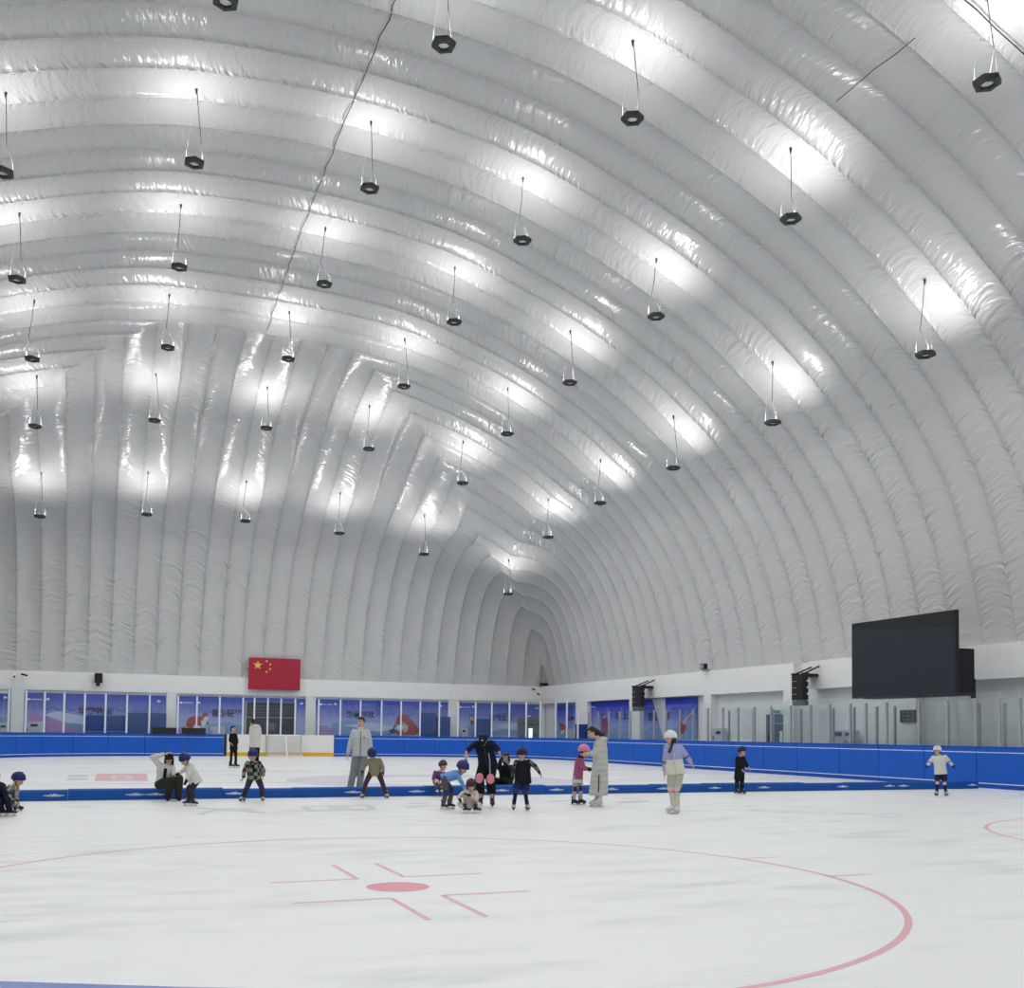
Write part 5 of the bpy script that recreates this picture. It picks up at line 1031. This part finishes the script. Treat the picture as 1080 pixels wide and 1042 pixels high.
person('person in white hooded top seen from behind, before the dark entrance', (268.5, 817), ZC, dict(head=(343, 76), sL=(334, 135), sR=(418, 140), eL=(322, 205), wL=(326, 270), eR=(432, 215), wR=(424, 285), hL=(338, 345), hR=(398, 345), kL=(342, 480), kR=(392, 480), aL=(344, 640), aR=(392, 640)),
       (-0.6, 0.75, 0.0), 1.0, s=0.97, top=WHITEC, hood=WHITEC, pants=BLACKC, boot=BOOTB, feet={'L': (-.3, 1), 'R': (.1, 1)}, hair='short', jr=1.22)
person('child in black and white plaid jacket and blue helmet skating towards the viewer', (266, 845.3), ZC, dict(head=(348, 462, -.04), sL=(288, 548), sR=(418, 548), eL=(248, 640), wL=(240, 722, -.06), eR=(470, 632), wR=(466, 700, -.05), hL=(325, 712), hR=(400, 712), kL=(285, 820, -.06), kR=(446, 820, -.06), aL=(235, 920), aR=(460, 930)),
       (0.0, -0.95, -0.2), 0.95, s=0.70, top=PLAID, inner=BLACKC, pants=SLATE, boot=BOOTG, holder=BOOTB, laces=BOOTB, feet={'L': (-.7, -.7), 'R': (.15, -1)}, helmet=HBLUE, hr=1.05, pads=PADB, padr=0.075, handL=(-.7, -.2, -.5), jr=1.3, pr=1.3, hem=0.09)
person('tall man in light grey jacket and wide grey trousers behind the divider', (376, 838), ZD, dict(head=(257, 165), sL=(182, 268), sR=(322, 268), eL=(142, 390), wL=(120, 495), eR=(350, 385), wR=(356, 480), hL=(208, 490), hR=(288, 490), kL=(180, 665), kR=(258, 665), aL=(140, 850), aR=(240, 850)),
       (-0.5, -0.85, 0.0), 1.0, s=1.03, top=GREYJ, zip=ZIPD, collar=GREYJ, pants=GREYP, pr=1.2, flare=1.12, boot=BOOTG, feet={'L': (-.4, -.9), 'R': (.1, -1)}, hair='short', jr=1.18, hem=0.07, chest_logo=0.085)
person('child in olive jacket and brown trousers, blue helmet bowed, before the tall man', (395.3, 842), ZD, dict(head=(371, 500, -.12), sL=(338, 568, -.05), sR=(450, 562, -.05), eL=(292, 625), wL=(272, 682, -.08), eR=(484, 640), wR=(487, 695, -.05), hL=(362, 692, .05), hR=(436, 692, .05), kL=(312, 788), kR=(478, 800), aL=(275, 905), aR=(518, 905)),
       (-0.05, -0.72, -0.65), 0.92, s=0.69, top=OLIVE, pants=BROWN, boot=BOOTG, holder=BOOTB, feet={'L': (-.4, -.9), 'R': (.5, -.85)}, helmet=HBLUE, hr=1.08, pads=PADB, padr=0.068, gloves=GLOVEK, jr=1.25, hem=0.07)
person('child in purple jacket and grey helmet sitting on the divider', (462, 841), ZE, dict(head=(184, 460, .55), sL=(95, 535, .60), sR=(200, 545, .55), eL=(76, 610, .5), wL=(112, 640, .25), eR=(215, 610, .4), wR=(195, 650, .25), hL=(100, 645, .66), hR=(165, 650, .64), kL=(112, 640, .16), kR=(165, 655, .2), aL=(115, 735, .12), aR=(165, 735, .15)),
       (0.7, -0.7, -0.05), 0.9, s=0.66, free=True, top=PURP, pants=TAUPE, boot=BOOTW, holder=BOOTB, laces=BOOTB, feet={'L': (.2, -1), 'R': (.3, -1)}, helmet=HGREY, pads=PADPL, padr=0.065, strap=PADPL)
person('child in sky blue sweater and violet helmet bending over the seated child', (470, 853.6), ZE, dict(head=(405, 485, -.05), sL=(345, 560, -.12), sR=(372, 540, .12), eL=(398, 650, -.18), wL=(432, 715, -.2), eR=(438, 440, .14), wR=(446, 375, .12), hL=(200, 605, -.08), hR=(192, 600, .08), kL=(215, 765, -.12), kR=(282, 735, .08), aL=(190, 875, -.05), aR=(262, 885, .12)),
       (0.75, -0.5, -0.4), 0.95, s=0.72, top=SKYB, top_name='sweater', pants=TAUPE, pr=1.15, boot=BOOTB, holder=BOOTW, laces=LOGO, feet={'L': (.75, -.65), 'R': (.9, -.3)}, helmet=HVIO, hr=1.08, pads=PADB, padr=0.075, handR=(0, 0, 1), jr=1.15)
person('child in cream suit sitting on the ice with crossed legs', (497, 857), ZE, dict(head=(505, 685, -.05), sL=(420, 765), sR=(555, 765), eL=(362, 818, -.05), wL=(375, 842, -.2), eR=(562, 845, -.1), wR=(480, 792, -.22), hL=(440, 905, .08), hR=(535, 905, .08), kL=(375, 895, -.16), kR=(590, 900, -.12), aL=(440, 938, -.30), aR=(560, 938, -.26)),
       (-0.2, -0.9, -0.3), 0.9, s=0.66, free=True, top=CREAM, pants=CREAM, pr=1.3, boot=BOOTB, holder=BOOTW, laces=LOGO, feet={'L': (1, -.15), 'R': (1, -.1)}, gloves=GLOVEK, helmet=HDARK, hr=1.0, jr=1.25, handR=(-.7, -.3, .3))
person('man in black with black cap and pink knee pads bending over the children', (514.5, 851.2), ZE, dict(head=(641, 165, -.22), sL=(568, 208, -.08), sR=(733, 205, -.08), eL=(520, 236, -.18), wL=(451, 298, -.25), eR=(800, 262, -.15), wR=(822, 300, -.2), hL=(648, 440, .12), hR=(740, 440, .12), kL=(600, 605, -.03), kR=(724, 612, -.03), aL=(612, 885), aR=(742, 895)),
       (-0.1, -0.72, -0.65), 0.98, s=1.02, top=NAVYK, pants=BLACKC, pr=1.35, flare=1.15, cuff=0.68, boot=BOOTB, holder=BOOTB, feet={'L': (-.1, -1), 'R': (.1, -1)}, curl=1.0, hair='short', cap=BLACKC, cap_logo=True, pads=PADP, padr=0.078, padl=1.3, pado=0.05, zip=ZIPD, extra=[('lanyard', [(704, 320, -.24), (716, 410, -.22), (718, 545, -.16)], 0.012, STEEL)], handL=(-.35, 0, -.9), handR=(.3, 0, -.9), jr=1.2, hem=0.05)
person('person in black squatting behind the divider with grey scarf and raised gloves', (536, 836), ZF, dict(head=(212, 325, -.08), sL=(162, 450), sR=(272, 445), eL=(128, 455, -.18), wL=(150, 345, -.24), eR=(262, 500, -.2), wR=(200, 405, -.28), hL=(160, 640, .08), hR=(255, 640, .08), kL=(100, 600, -.30), kR=(205, 600, -.38), aL=(115, 775, -.1), aR=(225, 775, -.14)),
       (-0.4, -0.8, -0.35), 0.98, s=0.92, top=BLACKC, pants=BLACKC, pr=1.3, boot=BOOTB, shoes=True, feet={'L': (-.2, -1), 'R': (0, -1)}, hair='bob', scarf=SCARFG, gloves=GLOVEK, handL=(0.1, -.3, .9), handR=(-.5, -.3, .6), jr=1.25)
person('boy in black vest over camouflage sleeves, arms spread, facing the viewer', (550, 854.8), ZF, dict(head=(401, 297, -.04), sL=(338, 385), sR=(486, 380), eL=(303, 485), wL=(292, 570, -.04), eR=(560, 432), wR=(603, 495, -.03), hL=(378, 580), hR=(450, 580), kL=(332, 708, -.05), kR=(440, 722, -.03), aL=(305, 885), aR=(464, 890)),
       (0.0, -0.98, -0.12), 0.95, s=0.77, sw=0.128, top=CAMOD, vest=BLACKC, pants=NAVYS, pr=1.35, cuff=-0.02, socks=NAVYK, boot=BOOTG, holder=BOOTB, laces=BOOTB, feet={'L': (-.1, -1), 'R': (.3, -.95)}, gloves=GLOVEK, helmet=HNAVY, hr=1.08, pads=PADB, padr=0.08, jr=1.2, hem=0.12, vent=PADB)
person('girl in rose jacket, lilac trousers and pink helmet beside the woman in the long coat', (610.5, 849.0), ZG, dict(head=(240, 380), sL=(180, 470, -.09), sR=(215, 465, .10), eL=(232, 565, -.13), wL=(285, 570, -.12), eR=(238, 550, .12), wR=(282, 560, .10), hL=(152, 655, -.05), hR=(200, 652, .06), kL=(143, 778, -.05), kR=(205, 772, .05), aL=(135, 895, -.04), aR=(208, 895, .06)),
       (0.88, 0.25, -0.1), 0.95, s=0.72, top=PINKJ, lower_top=(PINKW, -0.12), pants=LILACP, pr=1.1, cuff=0.9, boot=BOOTB, holder=BOOTB, feet={'L': (.95, -.2), 'R': (.95, -.2)}, helmet=HPINK, hr=1.02, vent=HPINK, pads=PADK, padr=0.06, collar=BLACKC, gloves=GLOVEK, hem=0.16, jr=1.15, turn=1.2)
person('woman in long pale puffer coat with dark hair fastening the pink helmet', (630.5, 851.2), ZG, dict(head=(328, 178), sL=(405, 275, .13), sR=(425, 280, -.13), eL=(370, 385, .16), wL=(300, 398, .08), eR=(398, 405, -.18), wR=(300, 408, -.12), hL=(412, 560, .10), hR=(418, 565, -.10), kL=(395, 735, .07), kR=(405, 740, -.07), aL=(375, 905, .05), aR=(402, 905, -.06)),
       (-0.86, -0.2, -0.40), 0.98, s=0.97, top=PUFF, top_name='long_coat', coat=0.17, hood=PUFF, pants=PUFF, pr=0.9, cuff=0.8, boot=BOOTW, holder=BOOTW, feet={'L': (-.95, -.2), 'R': (-.95, -.25)}, extra=[('side_zip', [(402, 632, -.235), (398, 810, -.225)], 0.012, ZIPD)], hair='long', tail=(455, 215), jr=1.25, hw=0.155)
person('girl in lavender and ivory jacket with white helmet and pink knee pads', (710.5, 858.3), ZH, dict(head=(172, 185), sL=(135, 282), sR=(262, 275), eL=(116, 425), wL=(106, 535), eR=(338, 372), wR=(386, 442), hL=(188, 535), hR=(258, 535), kL=(177, 708), kR=(238, 708), aL=(200, 900), aR=(246, 912)),
       (-0.85, -0.5, -0.1), 0.96, s=0.93, top=LAV, lower_top=(IVORY, 0.50), zip=WHITEC, bands=BANDN, pants=SAGE, pants_name='shorts', pr=1.2, cuff=-0.04, socks=SAGEL, boot=BOOTW, feet={'L': (-.92, -.35), 'R': (-.25, -.95)}, hair='braid', tail=(158, 325, -.17), tside=-0.05, helmet=HWHITE, hr=1.03, vent=HWHITE, pads=PADPL, padr=0.075, holder=BOOTW, jr=1.18, sw=0.155, hem=0.05)
person('small child all in black with navy helmet near the right side boards', (779.8, 837.4), Z19, dict(head=(675, 724), sL=(652, 757, -.1), sR=(682, 757, .1), eL=(655, 790, -.14), wL=(675, 812, -.12), eR=(694, 783, .1), wR=(706, 800, .1), hL=(652, 848, -.07), hR=(672, 848, .07), kL=(650, 882, -.06), kR=(676, 880, .06), aL=(648, 915, -.06), aR=(675, 915, .06)),
       (0.8, -0.5, 0.0), 0.92, s=0.70, top=BLACKC, pants=BLACKC, boot=BOOTB, holder=BOOTB, laces=LOGO, feet={'L': (.8, -.6), 'R': (.9, -.4)}, helmet=HNAVY, jr=1.35, hem=0.10, pads=PADK, padr=0.06, turn=0.9)
person('child in white shirt and navy shorts with white helmet at the far right', (992, 839.6), Z20, dict(head=(685, 699), sL=(668, 730), sR=(720, 727), eL=(651, 749), wL=(641, 767), eR=(739, 747), wR=(755, 767), hL=(685, 802), hR=(716, 802), kL=(686, 845), kR=(718, 848), aL=(683, 892), aR=(724, 894)),
       (-0.2, -0.95, -0.05), 0.92, s=0.78, top=WHITEC, top_name='shirt', bands=BANDN, band_at=(0.0, 0.14), pants=NAVYS, pants_name='shorts', cuff=-0.25, pr=1.2, socks=NAVYK, boot=BOOTG, holder=BOOTB, laces=BOOTB, feet={'L': (-.35, -.9), 'R': (.35, -.9)}, gloves=GLOVEK, helmet=HWHITE, hr=1.02, pads=PADPL, padr=0.06, jr=1.25, hem=0.03)
